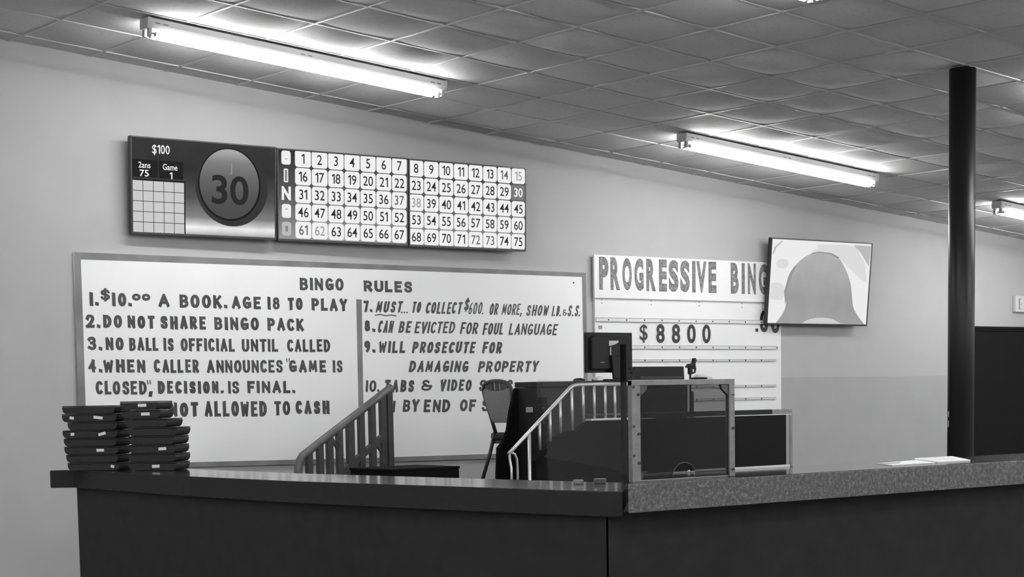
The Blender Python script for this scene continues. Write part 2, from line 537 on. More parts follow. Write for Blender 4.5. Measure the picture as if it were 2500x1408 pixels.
FAT = {'4': 0.82, '2': 0.92, '3': 0.9, '$': 0.85, 'W': 0.72, 'M': 0.74, 'N': 0.82, '8': 0.84, 'B': 0.9, 'A': 0.88, 'R': 0.9, 'K': 0.92, '&': 0.8, '6': 0.88, '9': 0.88, 'S': 0.95, 'E': 0.92, 'G': 0.95}
PUNCT = {'.', ',', '"'}
def brush_word(mb, txt, x0, x1, zb0, zb1, zt0, zt1, slant, th, y):
    """paints one word as brush strokes into the box given by its corners on the board"""
    h = (zt0 - zb0 + zt1 - zb1) / 2
    W = (x1 - x0)
    only = all(c in PUNCT for c in txt)
    hh = h
    if txt in ('.', '...'):
        n = len(txt)
        s = h * 0.95
        for i in range(n):
            cx = x0 + s * 0.5 + (W - s) * (i / max(n - 1, 1) if n > 1 else 0.5)
            mb.flat([(cx - s / 2, zb0), (cx + s / 2, zb0 + 0.004), (cx + s / 2 + 0.003, zb0 + h), (cx - s / 2 - 0.002, zb0 + h * 0.93)], y)
        return
    t = th * h * (1.36 if slant == 0 else 1.30)
    gap = 0.13 * h + t * 0.15
    adv = [(BR[c][0] * h if c not in PUNCT else BR[c][0] * h) + t for c in txt]
    nat = sum(adv) + gap * (len(txt) - 1)
    avail = W - slant * h
    # only the letters' inner widths stretch, brush width and gaps keep
    inner = sum(BR[c][0] for c in txt) * h
    fixed = nat - inner
    k = (avail - fixed) / inner if inner > 1e-6 else 1.0
    if k < 0.55:
        t *= 0.86
        gap *= 0.65
        fixed = t * len(txt) + gap * (len(txt) - 1)
        k = max((avail - fixed) / max(inner, 1e-6), 0.3)
    if inner < 1e-6 and len(txt) > 1:
        gap = (avail - t * len(txt)) / (len(txt) - 1)
    rnd = random.Random(txt + str(x0))
    pen = 0.0
    def place(px, pz):
        u = (px) / max(W, 1e-6)
        v = pz / h
        a = zb0 + (zb1 - zb0) * u
        b = zt0 + (zt1 - zt0) * u
        return (x0 + px + slant * pz, a + (b - a) * v)
    for c in txt:
        bw = BR[c][0] * h * k
        lo, hi = t / 2, h - t / 2
        if only:
            lo, hi = -h * 2.2, h * 1.0
            if c == ',':
                lo, hi = 0.55 * h, h * 2.2
        jx, jz = rnd.uniform(-0.02, 0.02) * h, rnd.uniform(-0.015, 0.015) * h
        for si, st in enumerate(BR[c][1]):
            P = [(pen + t / 2 + p[0] * bw + jx, lo + p[1] * (hi - lo) + jz) for p in st]
            ribbon(mb, P, t * FAT.get(c, 1.0), place, y - 0.00015 * si, rnd)
        pen += bw + t + gap
def ribbon(mb, P, t, place, y, rnd):
    n = len(P)
    closed = (abs(P[0][0] - P[-1][0]) + abs(P[0][1] - P[-1][1])) < 1e-6 and n > 4
    L, R = [], []
    for i in range(n):
        if closed:
            a, b = P[(i - 1) % (n - 1)], P[(i + 1) % (n - 1)]
        else:
            a, b = P[max(i - 1, 0)], P[min(i + 1, n - 1)]
        dx, dz = b[0] - a[0], b[1] - a[1]
        d = math.hypot(dx, dz) or 1e-6
        dx, dz = dx / d, dz / d
        wv = t * (0.78 + 0.24 * abs(dz)) / 2          # a flat brush: upright strokes are the fatter ones
        px, pz = P[i]
        if not closed and i in (0, n - 1):
            s = -1 if i == 0 else 1
            px += s * dx * t * 0.42
            pz += s * dz * t * 0.42
            sk = 0.10 * t * (1 if abs(dz) > 0.5 else 0.4)
            L.append((px - dz * wv, pz + dx * wv + sk))
            R.append((px + dz * wv, pz - dx * wv - sk))
        else:
            L.append((px - dz * wv, pz + dx * wv))
            R.append((px + dz * wv, pz - dx * wv))
    for i in range(n - 1):
        mb.flat([place(*q) for q in (L[i], L[i + 1], R[i + 1], R[i])], y)

WORDS=[('BINGO', -0.709, -0.29, 2.333, 2.335, 2.436, 2.439, 0, 0.2),
('1.', -2.517, -2.442, 2.179, 2.181, 2.283, 2.285, 0, 0.2),
('$', -2.433, -2.349, 2.212, 2.213, 2.315, 2.317, 0, 0.17),
('10.', -2.335, -2.175, 2.178, 2.181, 2.282, 2.285, 0, 0.2),
('00', -2.174, -2.023, 2.223, 2.226, 2.279, 2.282, 0, 0.3),
('A', -1.958, -1.862, 2.178, 2.179, 2.279, 2.281, 0, 0.2),
('BOOK.', -1.782, -1.367, 2.175, 2.178, 2.281, 2.285, 0, 0.2),
('AGE', -1.328, -1.068, 2.176, 2.177, 2.276, 2.279, 0, 0.2),
('18', -1.01, -0.896, 2.174, 2.176, 2.278, 2.28, 0, 0.2),
('TO', -0.825, -0.683, 2.174, 2.177, 2.275, 2.278, 0, 0.2),
('PLAY', -0.601, -0.26, 2.173, 2.174, 2.275, 2.277, 0, 0.2),
('2.', -2.557, -2.437, 2.019, 2.02, 2.122, 2.123, 0, 0.2),
('DO', -2.415, -2.264, 2.02, 2.022, 2.119, 2.121, 0, 0.2),
('NOT', -2.217, -1.993, 2.02, 2.019, 2.119, 2.119, 0, 0.2),
('SHARE', -1.947, -1.558, 2.016, 2.015, 2.118, 2.12, 0, 0.2),
('BINGO', -1.487, -1.092, 2.012, 2.012, 2.115, 2.117, 0, 0.2),
('PACK', -1.015, -0.677, 2.011, 2.01, 2.114, 2.115, 0, 0.2),
('3.', -2.549, -2.429, 1.857, 1.857, 1.961, 1.962, 0, 0.2),
('NO', -2.405, -2.256, 1.857, 1.857, 1.956, 1.957, 0, 0.2),
('BALL', -2.211, -1.968, 1.854, 1.855, 1.955, 1.957, 0, 0.2),
('IS', -1.928, -1.841, 1.853, 1.853, 1.954, 1.955, 0, 0.2),
('OFFICIAL', -1.785, -1.313, 1.851, 1.849, 1.953, 1.952, 0, 0.2),
('UNTIL', -1.25, -0.922, 1.848, 1.847, 1.95, 1.95, 0, 0.2),
('CALLED', -0.84, -0.437, 1.847, 1.847, 1.949, 1.952, 0, 0.2),
('4.', -2.548, -2.434, 1.694, 1.693, 1.796, 1.796, 0, 0.2),
('WHEN', -2.429, -2.084, 1.693, 1.691, 1.794, 1.793, 0, 0.2),
('CALLER', -2.013, -1.633, 1.69, 1.688, 1.793, 1.793, 0, 0.2),
('ANNOUNCES', -1.565, -0.883, 1.687, 1.683, 1.789, 1.787, 0, 0.2),
('"', -0.853, -0.819, 1.769, 1.769, 1.801, 1.801, 0, 0.2),
('GAME', -0.83, -0.479, 1.685, 1.683, 1.786, 1.785, 0, 0.2),
('IS', -0.415, -0.322, 1.682, 1.682, 1.784, 1.784, 0, 0.2),
('CLOSED', -2.494, -2.082, 1.534, 1.528, 1.637, 1.634, 0, 0.2),
('"', -2.076, -2.043, 1.607, 1.606, 1.64, 1.64, 0, 0.2),
(',', -2.067, -2.032, 1.512, 1.511, 1.559, 1.558, 0, 0.55),
('DECISION', -1.987, -1.466, 1.532, 1.528, 1.633, 1.627, 0, 0.2),
('.', -1.451, -1.424, 1.529, 1.528, 1.554, 1.553, 0, 0.9),
('IS', -1.386, -1.287, 1.526, 1.525, 1.626, 1.625, 0, 0.2),
('FINAL.', -1.215, -0.778, 1.527, 1.522, 1.626, 1.622, 0, 0.2),
('NOT', -1.9, -1.648, 1.358, 1.353, 1.472, 1.468, 0, 0.2),
('ALLOWED', -1.595, -1.046, 1.354, 1.343, 1.476, 1.468, 0, 0.2),
('TO', -0.978, -0.831, 1.351, 1.348, 1.467, 1.464, 0, 0.2),
('CASH', -0.778, -0.46, 1.357, 1.35, 1.467, 1.462, 0, 0.2),
('RULES', -0.096, 0.39, 2.334, 2.333, 2.43, 2.431, 0, 0.22),
('7.', -0.104, -0.015, 2.17, 2.171, 2.266, 2.268, 0, 0.22),
('MUST', 0.013, 0.297, 2.167, 2.171, 2.263, 2.268, 0.26, 0.17),
('...', 0.27, 0.337, 2.166, 2.167, 2.18, 2.181, 0, 0.75),
('TO', 0.374, 0.486, 2.172, 2.174, 2.266, 2.268, 0.26, 0.17),
('COLLECT', 0.515, 0.918, 2.166, 2.169, 2.265, 2.273, 0.26, 0.17),
('$', 0.916, 1.001, 2.188, 2.189, 2.311, 2.313, 0.26, 0.12),
('600.', 0.968, 1.159, 2.169, 2.171, 2.271, 2.275, 0.26, 0.115),
('OR', 1.194, 1.312, 2.165, 2.166, 2.267, 2.269, 0.26, 0.14),
('MORE,', 1.328, 1.582, 2.166, 2.17, 2.263, 2.268, 0.26, 0.135),
('SHOW', 1.604, 1.879, 2.163, 2.167, 2.26, 2.264, 0.26, 0.14),
('I.D.', 1.895, 1.997, 2.163, 2.165, 2.257, 2.259, 0.26, 0.15),
('&', 2.025, 2.077, 2.169, 2.169, 2.228, 2.228, 0, 0.14),
('S.S.', 2.082, 2.255, 2.164, 2.167, 2.265, 2.268, 0.26, 0.15),
('8.', -0.098, 0.008, 2.009, 2.01, 2.109, 2.11, 0, 0.22),
('CAN', 0.026, 0.204, 2.004, 2.005, 2.107, 2.109, 0.26, 0.17),
('BE', 0.236, 0.385, 2.003, 2.004, 2.104, 2.105, 0.26, 0.17),
('EVICTED', 0.398, 0.84, 2.002, 2.005, 2.102, 2.106, 0.26, 0.17),
('FOR', 0.874, 1.09, 1.999, 2.001, 2.102, 2.104, 0.26, 0.17),
('FOUL', 1.117, 1.37, 1.996, 1.998, 2.1, 2.102, 0.26, 0.17),
('LANGUAGE', 1.406, 1.978, 1.997, 1.996, 2.098, 2.099, 0.26, 0.17),
('9.', -0.107, 0.003, 1.842, 1.842, 1.943, 1.943, 0, 0.22),
('WILL', 0.027, 0.316, 1.84, 1.84, 1.94, 1.941, 0.15, 0.19),
('PROSECUTE', 0.369, 1.056, 1.838, 1.838, 1.937, 1.94, 0.26, 0.19),
('FOR', 1.106, 1.348, 1.835, 1.835, 1.938, 1.939, 0.26, 0.19),
('DAMAGING', 0.332, 0.976, 1.681, 1.677, 1.779, 1.778, 0.26, 0.19),
('PROPERTY', 1.061, 1.752, 1.677, 1.673, 1.775, 1.774, 0.26, 0.19),
('10.', -0.103, 0.042, 1.523, 1.521, 1.622, 1.621, 0.1, 0.2),
('TABS', 0.077, 0.396, 1.518, 1.514, 1.623, 1.62, 0.15, 0.2),
('&', 0.457, 0.577, 1.521, 1.52, 1.622, 1.621, 0, 0.2),
('VIDEO', 0.646, 1.002, 1.521, 1.517, 1.621, 1.618, 0.2, 0.19),
('S', 1.067, 1.166, 1.514, 1.512, 1.617, 1.616, 0.2, 0.2),
('S', 1.359, 1.454, 1.51, 1.509, 1.615, 1.614, 0.2, 0.2),
('N', 0.077, 0.197, 1.353, 1.35, 1.453, 1.451, 0.15, 0.22),
('BY', 0.259, 0.445, 1.353, 1.349, 1.46, 1.457, 0.15, 0.2),
('END', 0.474, 0.768, 1.346, 1.34, 1.457, 1.452, 0.15, 0.2),
('OF', 0.857, 1.044, 1.346, 1.342, 1.452, 1.449, 0.15, 0.2),
('S', 1.092, 1.193, 1.341, 1.339, 1.449, 1.447, 0.15, 0.2)]

# ================================================================== THE ROOM
X0, X1, Y0 = -13.0, 17.0, -17.5
struct('wall_back', MB().box(X0 - .15, X1 + .15, 0, 0.15, 0, 5.0), M['wall'])
wb = bpy.data.objects['wall_back']
struct('painted_band', MB().box(4.86, 7.62, -0.004, -0.0005, 0.0, 1.604), M['band'], wb)
struct('wall_left', MB().box(X0 - .15, X0, Y0, 0, 0, 5.0), M['side'])
struct('wall_right', MB().box(X1, X1 + .15, Y0, 0, 0, 5.0), M['side'])
struct('wall_front', MB().box(X0 - .15, X1 + .15, Y0 - .15, Y0, 0, 5.0), M['side'])
struct('floor', MB().box(X0 - .15, X1 + .15, Y0 - .15, .15, -0.15, 0), M['floor'])
# dark panelling with a two-step chair rail, right of the pole
struct('trim_1', MB().box(7.60, X1 - .001, -0.03, -0.001, 0.001, 2.085, 0.002), M['panel'])
struct('trim_2', MB().box(7.58, X1 - .001, -0.048, -0.001, 2.105, 2.135, 0.006).box(7.58, X1 - .001, -0.04, -0.001, 2.085, 2.105, 0.004), M['panel'])

# ceiling: sagging lay-in tiles on a white grid, sloping down to the right
def ceiling():
    mb = MB()
    b = mb.b
    T = 0.61
    ca = math.cos(A_CEIL)
    k0, k1 = int(X0 / (T * ca)) - 1, int(X1 / (T * ca)) + 1
    n = 8
    rnd = random.Random(3)
    for k in range(k0, k1 + 1):
        for r in range(-1, 29):
            sag = rnd.uniform(0.020, 0.044) * (1.1 if r > 2 else 0.8)
            if r == -1:
                sag = 0.002
            skew = rnd.uniform(-0.25, 0.25)
            skew2 = rnd.uniform(-0.25, 0.25)
            g = {}
            for i in range(n + 1):
                for j in range(n + 1):
                    u, v = i / n, j / n
                    x = (k + u) * T * ca
                    y = -0.231 - (r + v) * T if r >= 0 else -0.231 * v
                    x = min(max(x, X0), X1)
                    y = min(max(y, Y0), 0.0)
                    a, c = 2 * u - 1, 2 * v - 1
                    d = (1 - abs(a) ** 2.0) * (1 - abs(c) ** 2.0) * (1 + skew * a + skew2 * c)
                    g[i, j] = b.verts.new((x, y, ceil_z(x) + 0.004 - sag * d))
            for i in range(n):
                for j in range(n):
                    q = (g[i, j], g[i + 1, j], g[i + 1, j + 1], g[i, j + 1])
                    if (q[0].co - q[1].co).length > 1e-5 and (q[1].co - q[2].co).length > 1e-5:
                        f = b.faces.new(q)
                        f.smooth = True
    bmesh.ops.delete(b, geom=[v for v in b.verts if not v.link_faces], context='VERTS')
    return mb
ceil = ceiling().build('ceiling', M['tile'], normals=False)
ceil['kind'] = 'structure'
def tbars():
    mb = MB()
    T = 0.61
    ca, sa = math.cos(A_CEIL), math.sin(A_CEIL)
    hw = 0.0085
    def bar(p, q, wdir):
        p, q, wdir = Vector(p), Vector(q), Vector(wdir)
        nrm = Vector((sa, 0, ca))
        vs = []
        for e in (p, q):
            for s in (-hw, hw):
                for z in (-0.004, 0.012):
                    vs.append(mb.b.verts.new(e + wdir * s + nrm * z))
        for f in ((0, 1, 3, 2), (4, 6, 7, 5), (0, 4, 5, 1), (2, 3, 7, 6), (0, 2, 6, 4), (1, 5, 7, 3)):
            mb.b.faces.new([vs[i] for i in f])
    for k in range(int(X0 / (T * ca)), int(X1 / (T * ca)) + 1):
        x = k * T * ca
        bar((x, -0.01, ceil_z(x)), (x, Y0 + .01, ceil_z(x)), (ca, 0, -sa))
    for r in range(0, 29):
        y = -0.231 - r * T
        if y > Y0:
            bar((X0 + .02, y, ceil_z(X0 + .02)), (X1 - .02, y, ceil_z(X1 - .02)), (0, 1, 0))
    return mb
struct('ceiling_grid', tbars(), M['tbar'], ceil)

# ================================================================== FLUORESCENT STRIPS
def fixture(loc, label):
    t = thing('fluorescent_fixture', label, 'ceiling light', loc, (0, A_CEIL, 0), 'fluorescent strips under the tiles')
    h = MB()
    h.prism([(-0.056, -0.012), (0.056, -0.012), (0.056, -0.050), (0.048, -0.076), (-0.048, -0.076), (-0.056, -0.050)], -1.20, 1.20, 'x')
    h.build('housing', M['fix'], t)
    for s in (-1, 1):
        e = MB()
        e.prism([(-0.058, -0.010), (0.058, -0.010), (0.058, -0.052), (0.050, -0.080), (-0.050, -0.080), (-0.058, -0.052)], s * 1.20, s * 1.222, 'x')
        e.build('end_cap', M['fix'], t)
        for yy in (-0.033, 0.033):
            q = MB()
            q.box(s * 1.196 - 0.012, s * 1.196 + 0.012, yy - 0.014, yy + 0.014, -0.128, -0.070, 0.003)
            q.cyl((s * 1.196, yy, -0.108), (s * 1.150, yy, -0.108), 0.006, n=10)
            q.cyl((s * 1.158, yy, -0.108), (s * 1.150, yy, -0.108), 0.017, n=14)
            q.build('lamp_holder', M['fixend'], t)
    for yy in (-0.033, 0.033):
        MB().cyl((-1.148, yy, -0.108), (1.148, yy, -0.108), 0.019, n=20).build('lamp_tube', M['tube'], t)
    for xx in (-1.15, -1.09, -0.03, 0.03, 1.09, 1.15):
        MB().box(xx - 0.017, xx + 0.017, -0.0568, -0.0555, -0.043, -0.038).build('knockout_slot', M['slot'], t)
    return t
FIX = [(-1.490, -1.380, 'fluorescent strip with two bare tubes above the dark caller screen'),
       (3.390, -1.395, 'fluorescent strip with two bare tubes midway between the number boards and the pole'),
       (7.66, -1.390, 'fluorescent strip right of the black pole, only its near end in view'),
       (-1.60, -5.13, 'fluorescent strip at the top edge of the photo, only its lit tip showing'),
       (3.45, -5.13, 'fluorescent strip over the room just right of the black pole')]
WHERE = {-11.3: 'at the far left', -6.4: 'left of the caller screen', -1.6: 'over the counter side of the hall', 3.4: 'over the hall right of the counter corner', 8.4: 'in the right part of the hall', 13.3: 'by the right-hand wall'}
for row, yy in (('wall row', -1.38), ('second row', -5.13), ('third row', -7.6), ('fourth row', -10.1), ('fifth row', -12.6), ('rearmost row', -15.4)):  # unseen strips added, rear rows set close together, to brighten wall and boards
    for xx, wh in WHERE.items():
        if yy == -1.38 and -6 < xx < 13 or yy == -5.13 and -6 < xx < 6:
            continue
        FIX.append((xx, yy, 'unseen fluorescent strip added in the ' + row + ', ' + wh))
fx0 = None
for (fxx, fyy, lab) in FIX:
    L = (fxx, fyy, ceil_z(fxx) - 0.006)
    if fx0 is None:
        fx0 = fixture(L, lab)
    else:
        dup(fx0, L, label=lab)

# ================================================================== SCREENS ON THE BACK WALL
def screen(label, c, tilt, yaw, wd, ht, m_pic, mount):
    t = thing('wall_television', label, 'television', c, (tilt, 0, yaw), 'flat screens on the back wall')
    x, z = wd / 2, ht / 2
    b = 0.012
    f = MB()
    f.box(-x, x, 0.0, 0.046, z - b, z, 0.002).box(-x, x, 0.0, 0.046, -z, -z + b * 1.5, 0.002)
    f.box(-x, -x + b, 0.0, 0.046, -z + b, z - b, 0.002).box(x - b, x, 0.0, 0.046, -z + b, z - b, 0.002)
    f.box(-x + 0.004, x - 0.004, 0.012, 0.046, -z + 0.004, z - 0.004)
    f.build('bezel', M['bezel'], t)
    s = MB().flat([(-x + b, -z + b * 1.4), (x - b, -z + b * 1.4), (x - b, z - b), (-x + b, z - b)], 0.006).build('screen', m_pic, t)
    k = MB().box(-0.22, 0.22, 0.046, mount, -0.2, 0.2, 0.004)
    k.build('wall_bracket', M['plastic'], t)
    return t, s
# caller screen
tA, sA = screen('dark caller screen showing ball 30, leftmost of the three screens in a row', (-1.5825, -0.1249, 3.0606), 0.0559, -0.0208, 1.226, 0.708, M['bg_left'], 0.108)
MB().disc(0.228, 0.035, 0.312, 0.300, 0.0052).build('ball_halo', M['halo_px'], sA)
MB().disc(0.208, 0.046, 0.269, 0.272, 0.0046).build('ball_outline', M['ring_px'], sA)
MB().disc(0.206, 0.050, 0.255, 0.260, 0.0040).build('ball', M['ball_px'], sA)
MB().text('30', 0.053, 0.370, -0.104, 0.115, 0.0032, 0.02).build('ball_number', M['ballnum_px'], sA)
MB().box(0.219, 0.228, 0.0030, 0.0033, 0.126, 0.207).box(0.206, 0.221, 0.0030, 0.0033, 0.124, 0.131).build('ball_letter', M['ballchar_px'], sA)
MB().flat([(-0.602, 0.060), (-0.392, 0.060), (-0.392, 0.190), (-0.602, 0.190)], 0.0050).flat([(-0.385, 0.060), (-0.185, 0.060), (-0.185, 0.190), (-0.385, 0.190)], 0.0050).flat([(-0.602, -0.342), (-0.168, -0.342), (-0.168, 0.05), (-0.602, 0.05)], 0.0050).build('info_panel', M['dark_px'], sA)
g = MB()
for i in range(5):
    for j in range(5):
        xa, zb = -0.597 + i * 0.0845, -0.336 + j * 0.0755
        g.flat([(xa, zb), (xa + 0.080, zb), (xa + 0.080, zb + 0.071), (xa, zb + 0.071)], 0.0044)
g.build('pattern_grid', M['grid_px'], sA)
g = MB()
g.text('$100', -0.437, -0.294, 0.226, 0.302, 0.0042, 0.012)
g.text('2ans', -0.549, -0.452, 0.128, 0.172, 0.0042, 0.012)
g.text('75', -0.541, -0.466, 0.067, 0.115, 0.0042, 0.012)
g.text('Game', -0.352, -0.232, 0.123, 0.168, 0.0042, 0.012)
g.text('1', -0.297, -0.274, 0.060, 0.109, 0.0042, 0.012)
g.build('info_text', M['white_px'], sA)

# number boards
def numbers(sc, cols, x0, pitch, z0, zp, cw, ch, first):
    cells, called = MB(), MB()
    for r in range(5):
        for c in range(cols):
            n = r * 15 + first + c
            cx, cz = x0 + c * pitch, z0 - r * zp
            (called if n == 30 else cells).rrect(cx - cw / 2, cx + cw / 2, cz - ch / 2, cz + ch / 2, 0.024 if n != 30 else 0.008, 0.0048)
            s = str(n)
            hh = 0.038
            hw = hh * aspect(s, 0.006) * 0.93
            m = M['fade_px'] if n in (15, 62, 38) else M['fade2_px'] if n in (14, 61, 72, 37, 73) else M['white_px'] if n == 30 else M['num_px']
            MB().text(s, cx - hw, cx + hw, cz - hh, cz + hh, 0.0040, 0.006 if n != 30 else 0.02).build('number_lettering', m, sc)
    cells.build('number_tile', M['cell_px'], sc)
    if called.b.verts:
        called.build('called_tile', M['called_px'], sc)
tB, sB = screen('number board screen with BINGO letters and numbers 1 to 7 along its top row', (-0.3338, -0.1301, 3.0592), 0.0422, -0.0262, 1.226, 0.708, M['bg_mid'], 0.112)
numbers(sB, 7, -0.378, 0.1511, 0.286, 0.1373, 0.145, 0.131, 1)
for i, ch in enumerate('BINGO'):
    cz = 0.285 - i * 0.1358
    g = MB()
    if ch == 'I':
        g.rrect(-0.552, -0.512, cz - 0.052, cz + 0.052, 0.008, 0.0046)
    else:
        g.rrect(-0.572, -0.489, cz - 0.053, cz + 0.053, 0.020, 0.0047) if ch != 'N' else g.text('N', -0.572, -0.489, cz - 0.053, cz + 0.053, 0.0046, 0.05)
    g.build('column_letter', M['letter_px'] if ch != 'O' else M['d_corner'], sB)
    q = MB()
    if ch == 'I':
        q.rrect(-0.542, -0.522, cz - 0.042, cz + 0.042, 0.003, 0.0040)
    elif ch == 'B':
        q.box(-0.540, -0.520, 0.0038, 0.0041, cz - 0.013, cz - 0.007)
    elif ch == 'G':
        q.box(-0.540, -0.518, 0.0038, 0.0041, cz + 0.012, cz + 0.018)
    elif ch == 'O':
        q.rrect(-0.542, -0.518, cz - 0.022, cz + 0.022, 0.004, 0.0040)
    if q.b.verts:
        q.build('letter_counter', M['letterin_px'], sB)
tC, sC = screen('number board screen with numbers 8 to 15 along its top row, rightmost in the row', (0.9148, -0.1350, 3.0601), 0.0301, -0.0165, 1.226, 0.708, M['bg_mid'], 0.122)
numbers(sC, 8, -0.5375, 0.1524, 0.280, 0.1385, 0.146, 0.131, 8)

# the separate screen beside the sign, showing a close camera picture of a dome
tD, sD = screen('tilted screen beside the progressive sign showing a pale grey dome', (5.2904, -0.1552, 2.529), 0.0911, -0.0174, 1.46, 0.835, M['d_white'], 0.12)
MB().flat([(-0.071, 0.373), (0.298, 0.385), (0.482, 0.371), (0.632, 0.221), (0.691, 0.017), (0.575, 0.056), (0.315, 0.212), (0.127, 0.287), (-0.169, 0.286), (-0.08, 0.337)], 0.0054).build('pale_patch', M['d_light'], sD)
MB().flat(_spl([(-0.644, 0.186), (-0.596, 0.215), (-0.498, 0.214), (-0.472, 0.171), (-0.531, 0.13), (-0.629, 0.139), (-0.644, 0.186)], 4)[:-1], 0.0054).build('pale_patch', M['d_light'], sD)
MB().flat(_spl([(-0.695, -0.019), (-0.605, -0.009), (-0.516, -0.047), (-0.522, -0.166), (-0.647, -0.175), (-0.695, -0.149), (-0.695, -0.019)], 4)[:-1], 0.0054).build('pale_patch', M['d_light'], sD)
MB().flat([(0.449, 0.386), (0.714, 0.387), (0.698, 0.182), (0.616, 0.261), (0.548, 0.324)], 0.0050).build('dark_corner', M['d_corner'], sD)
MB().flat([(-0.703, 0.274), (-0.679, 0.329), (-0.594, 0.391), (-0.566, 0.392), (-0.651, 0.327), (-0.69, 0.255)], 0.0050).build('dark_corner', M['d_corner'], sD)
MB().flat(_spl([(-0.60, -0.399), (-0.495, -0.284), (-0.471, -0.165), (-0.479, -0.007), (-0.442, 0.093), (-0.335, 0.194), (-0.197, 0.27), (-0.052, 0.298), (0.127, 0.287), (0.251, 0.243), (0.365, 0.132), (0.446, -0.008), (0.487, -0.171), (0.513, -0.24), (0.582, -0.314), (0.69, -0.399)], 4), 0.0046).build('dome', M['d_grey'], sD)
MB().flat([(-0.483, -0.225), (-0.511, -0.094), (-0.471, 0.033), (-0.431, 0.105), (-0.39, 0.153), (-0.355, 0.162), (-0.415, 0.074), (-0.460, -0.046), (-0.470, -0.165)], 0.0042).build('dome_edge', M['d_edge'], sD)
MB().flat([(-0.179, 0.27), (-0.14, 0.291), (-0.053, 0.306), (0.126, 0.299), (0.25, 0.259), (0.227, 0.248), (0.116, 0.285), (-0.051, 0.296)], 0.0042).build('dome_edge', M['d_edge'], sD)
MB().flat(_spl([(-0.235, -0.398), (-0.12, -0.355), (0.03, -0.340), (0.2, -0.350), (0.34, -0.398)], 4), 0.0041).build('dome_highlight', M['d_blob'], sD)

# ================================================================== HAND-PAINTED RULES BOARD
rb = thing('rules_board', 'big white hand-painted board of BINGO RULES with grey painted border', 'sign', (0, 0, 0))
MB().prism([(-2.625, 2.566), (2.308, 2.554), (2.312, 0.921), (-2.619, 0.987)], -0.020, -0.001, 'y').build('panel', M['board'], rb)
OUT = [(-2.625, 2.566), (-0.2, 2.560), (2.308, 2.554), (2.312, 1.6), (2.312, 0.921), (0.0, 0.948), (-2.619, 0.987), (-2.640, 1.43), (-2.632, 2.0)]
INN = [(-2.572, 2.514), (-0.2, 2.517), (2.262, 2.517), (2.266, 1.6), (2.266, 0.966), (0.0, 0.985), (-2.574, 1.024), (-2.580, 1.43), (-2.574, 2.0)]
g = MB()
for i in range(len(OUT)):
    j = (i + 1) % len(OUT)
    g.flat([OUT[i], OUT[j], INN[j], INN[i]], -0.0206)
g.build('painted_border', M['border'], rb)
MB().flat([(-0.172, 2.274), (-0.118, 2.272), (-0.126, 1.6), (-0.128, 0.985), (-0.178, 0.985), (-0.176, 1.6)], -0.0206).build('painted_divider', M['border'], rb)
for (txt, a, b, zb0, zb1, zt0, zt1, sl, th) in WORDS:
    g = MB()
    brush_word(g, txt, a, b, zb0, zb1, zt0, zt1, sl, th, -0.0212)
    g.build('lettering', M['ink'], rb, normals=False)
MB().prism([(0.006, 2.151), (0.06, 2.159), (0.12, 2.149), (0.17, 2.156), (0.222, 2.150), (0.222, 2.140), (0.17, 2.147), (0.12, 2.140), (0.06, 2.150), (0.006, 2.143)], -0.0213, -0.0206).build('underline', M['ink'], rb)
MB().cyl((2.161, -0.0205, 2.463), (2.161, -0.026, 2.463), 0.007, n=10).build('tack', M['ink'], rb)

# ================================================================== PROGRESSIVE BINGO SIGN
sg = thing('progressive_sign', 'white changeable-letter sign headed PROGRESSIVE BINGO behind the tilted screen', 'sign', (0, 0, 0))
MB().box(2.405, 4.850, -0.028, -0.001, 0.62, 2.70, 0.002).build('back_panel', M['sign'], sg)
MB().box(2.385, 4.835, -0.048, -0.0285, 2.333, 2.718, 0.002).build('header_panel', M['sign'], sg)
g, e = MB(), MB()
def sx(q):                                   # spacing of the header letters along the board
    q -= 140
    return 2.443 + 0.0014865 * q + 1.0e-7 * q * q
for word in ((('P', 140, 215), ('R', 232, 307), ('O', 328, 403), ('G', 425, 497), ('R', 520, 595), ('E', 622, 685), ('S', 700, 778), ('S', 793, 868), ('I', 888, 915), ('V', 922, 1004), ('E', 1020, 1082)),
             (('B', 1197, 1260), ('I', 1285, 1310), ('N', 1335, 1398), ('G', 1423, 1492), ('O', 1515, 1585))):
    e, g = MB(), MB()
    for c, qa, qb in word:
        e.text(c, sx(qa), sx(qb), 2.408, 2.700, -0.0488, 0.052)
        g.text(c, sx(qa) + 0.005, sx(qb) - 0.005, 2.413, 2.695, -0.0496, 0.036)
    e.build('letter_edge', M['hatch2'], sg)
    g.build('lettering', M['hatch'], sg)
for (za, zb, xr) in ((2.160, 2.122, 4.80), (1.911, 1.878, 4.788), (1.783, 1.762, 4.770), (1.534, 1.514, 4.769), (1.412, 1.391, 4.768)):
    r = MB().box(2.412, xr, -0.036, -0.0283, zb, za, 0.003).build('letter_track', M['rail'], sg)
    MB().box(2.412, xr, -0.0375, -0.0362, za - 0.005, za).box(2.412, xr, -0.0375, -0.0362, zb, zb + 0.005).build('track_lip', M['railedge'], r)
    q = MB()
    for i in range(11):
        xx = 2.56 + i * 0.222
        if xx < xr:
            q.cyl((xx, -0.0362, (za + zb) / 2), (xx, -0.0400, (za + zb) / 2), 0.007, n=8)
    q.build('rivet', M['slot'], r)
for i, (xx, zz) in enumerate(((2.49, 2.318), (2.49, 2.29), (3.1, 2.318), (3.1, 2.285), (3.72, 2.318), (3.72, 2.285), (4.3, 2.318), (4.3, 2.28))):
    MB().cyl((xx, -0.028, zz), (xx, -0.031, zz), 0.006, n=8).build('screw', M['railedge'], sg)
MB().box(2.44, 2.49, -0.0295, -0.0283, 2.055, 2.09).build('sticker', M['grey'], sg)
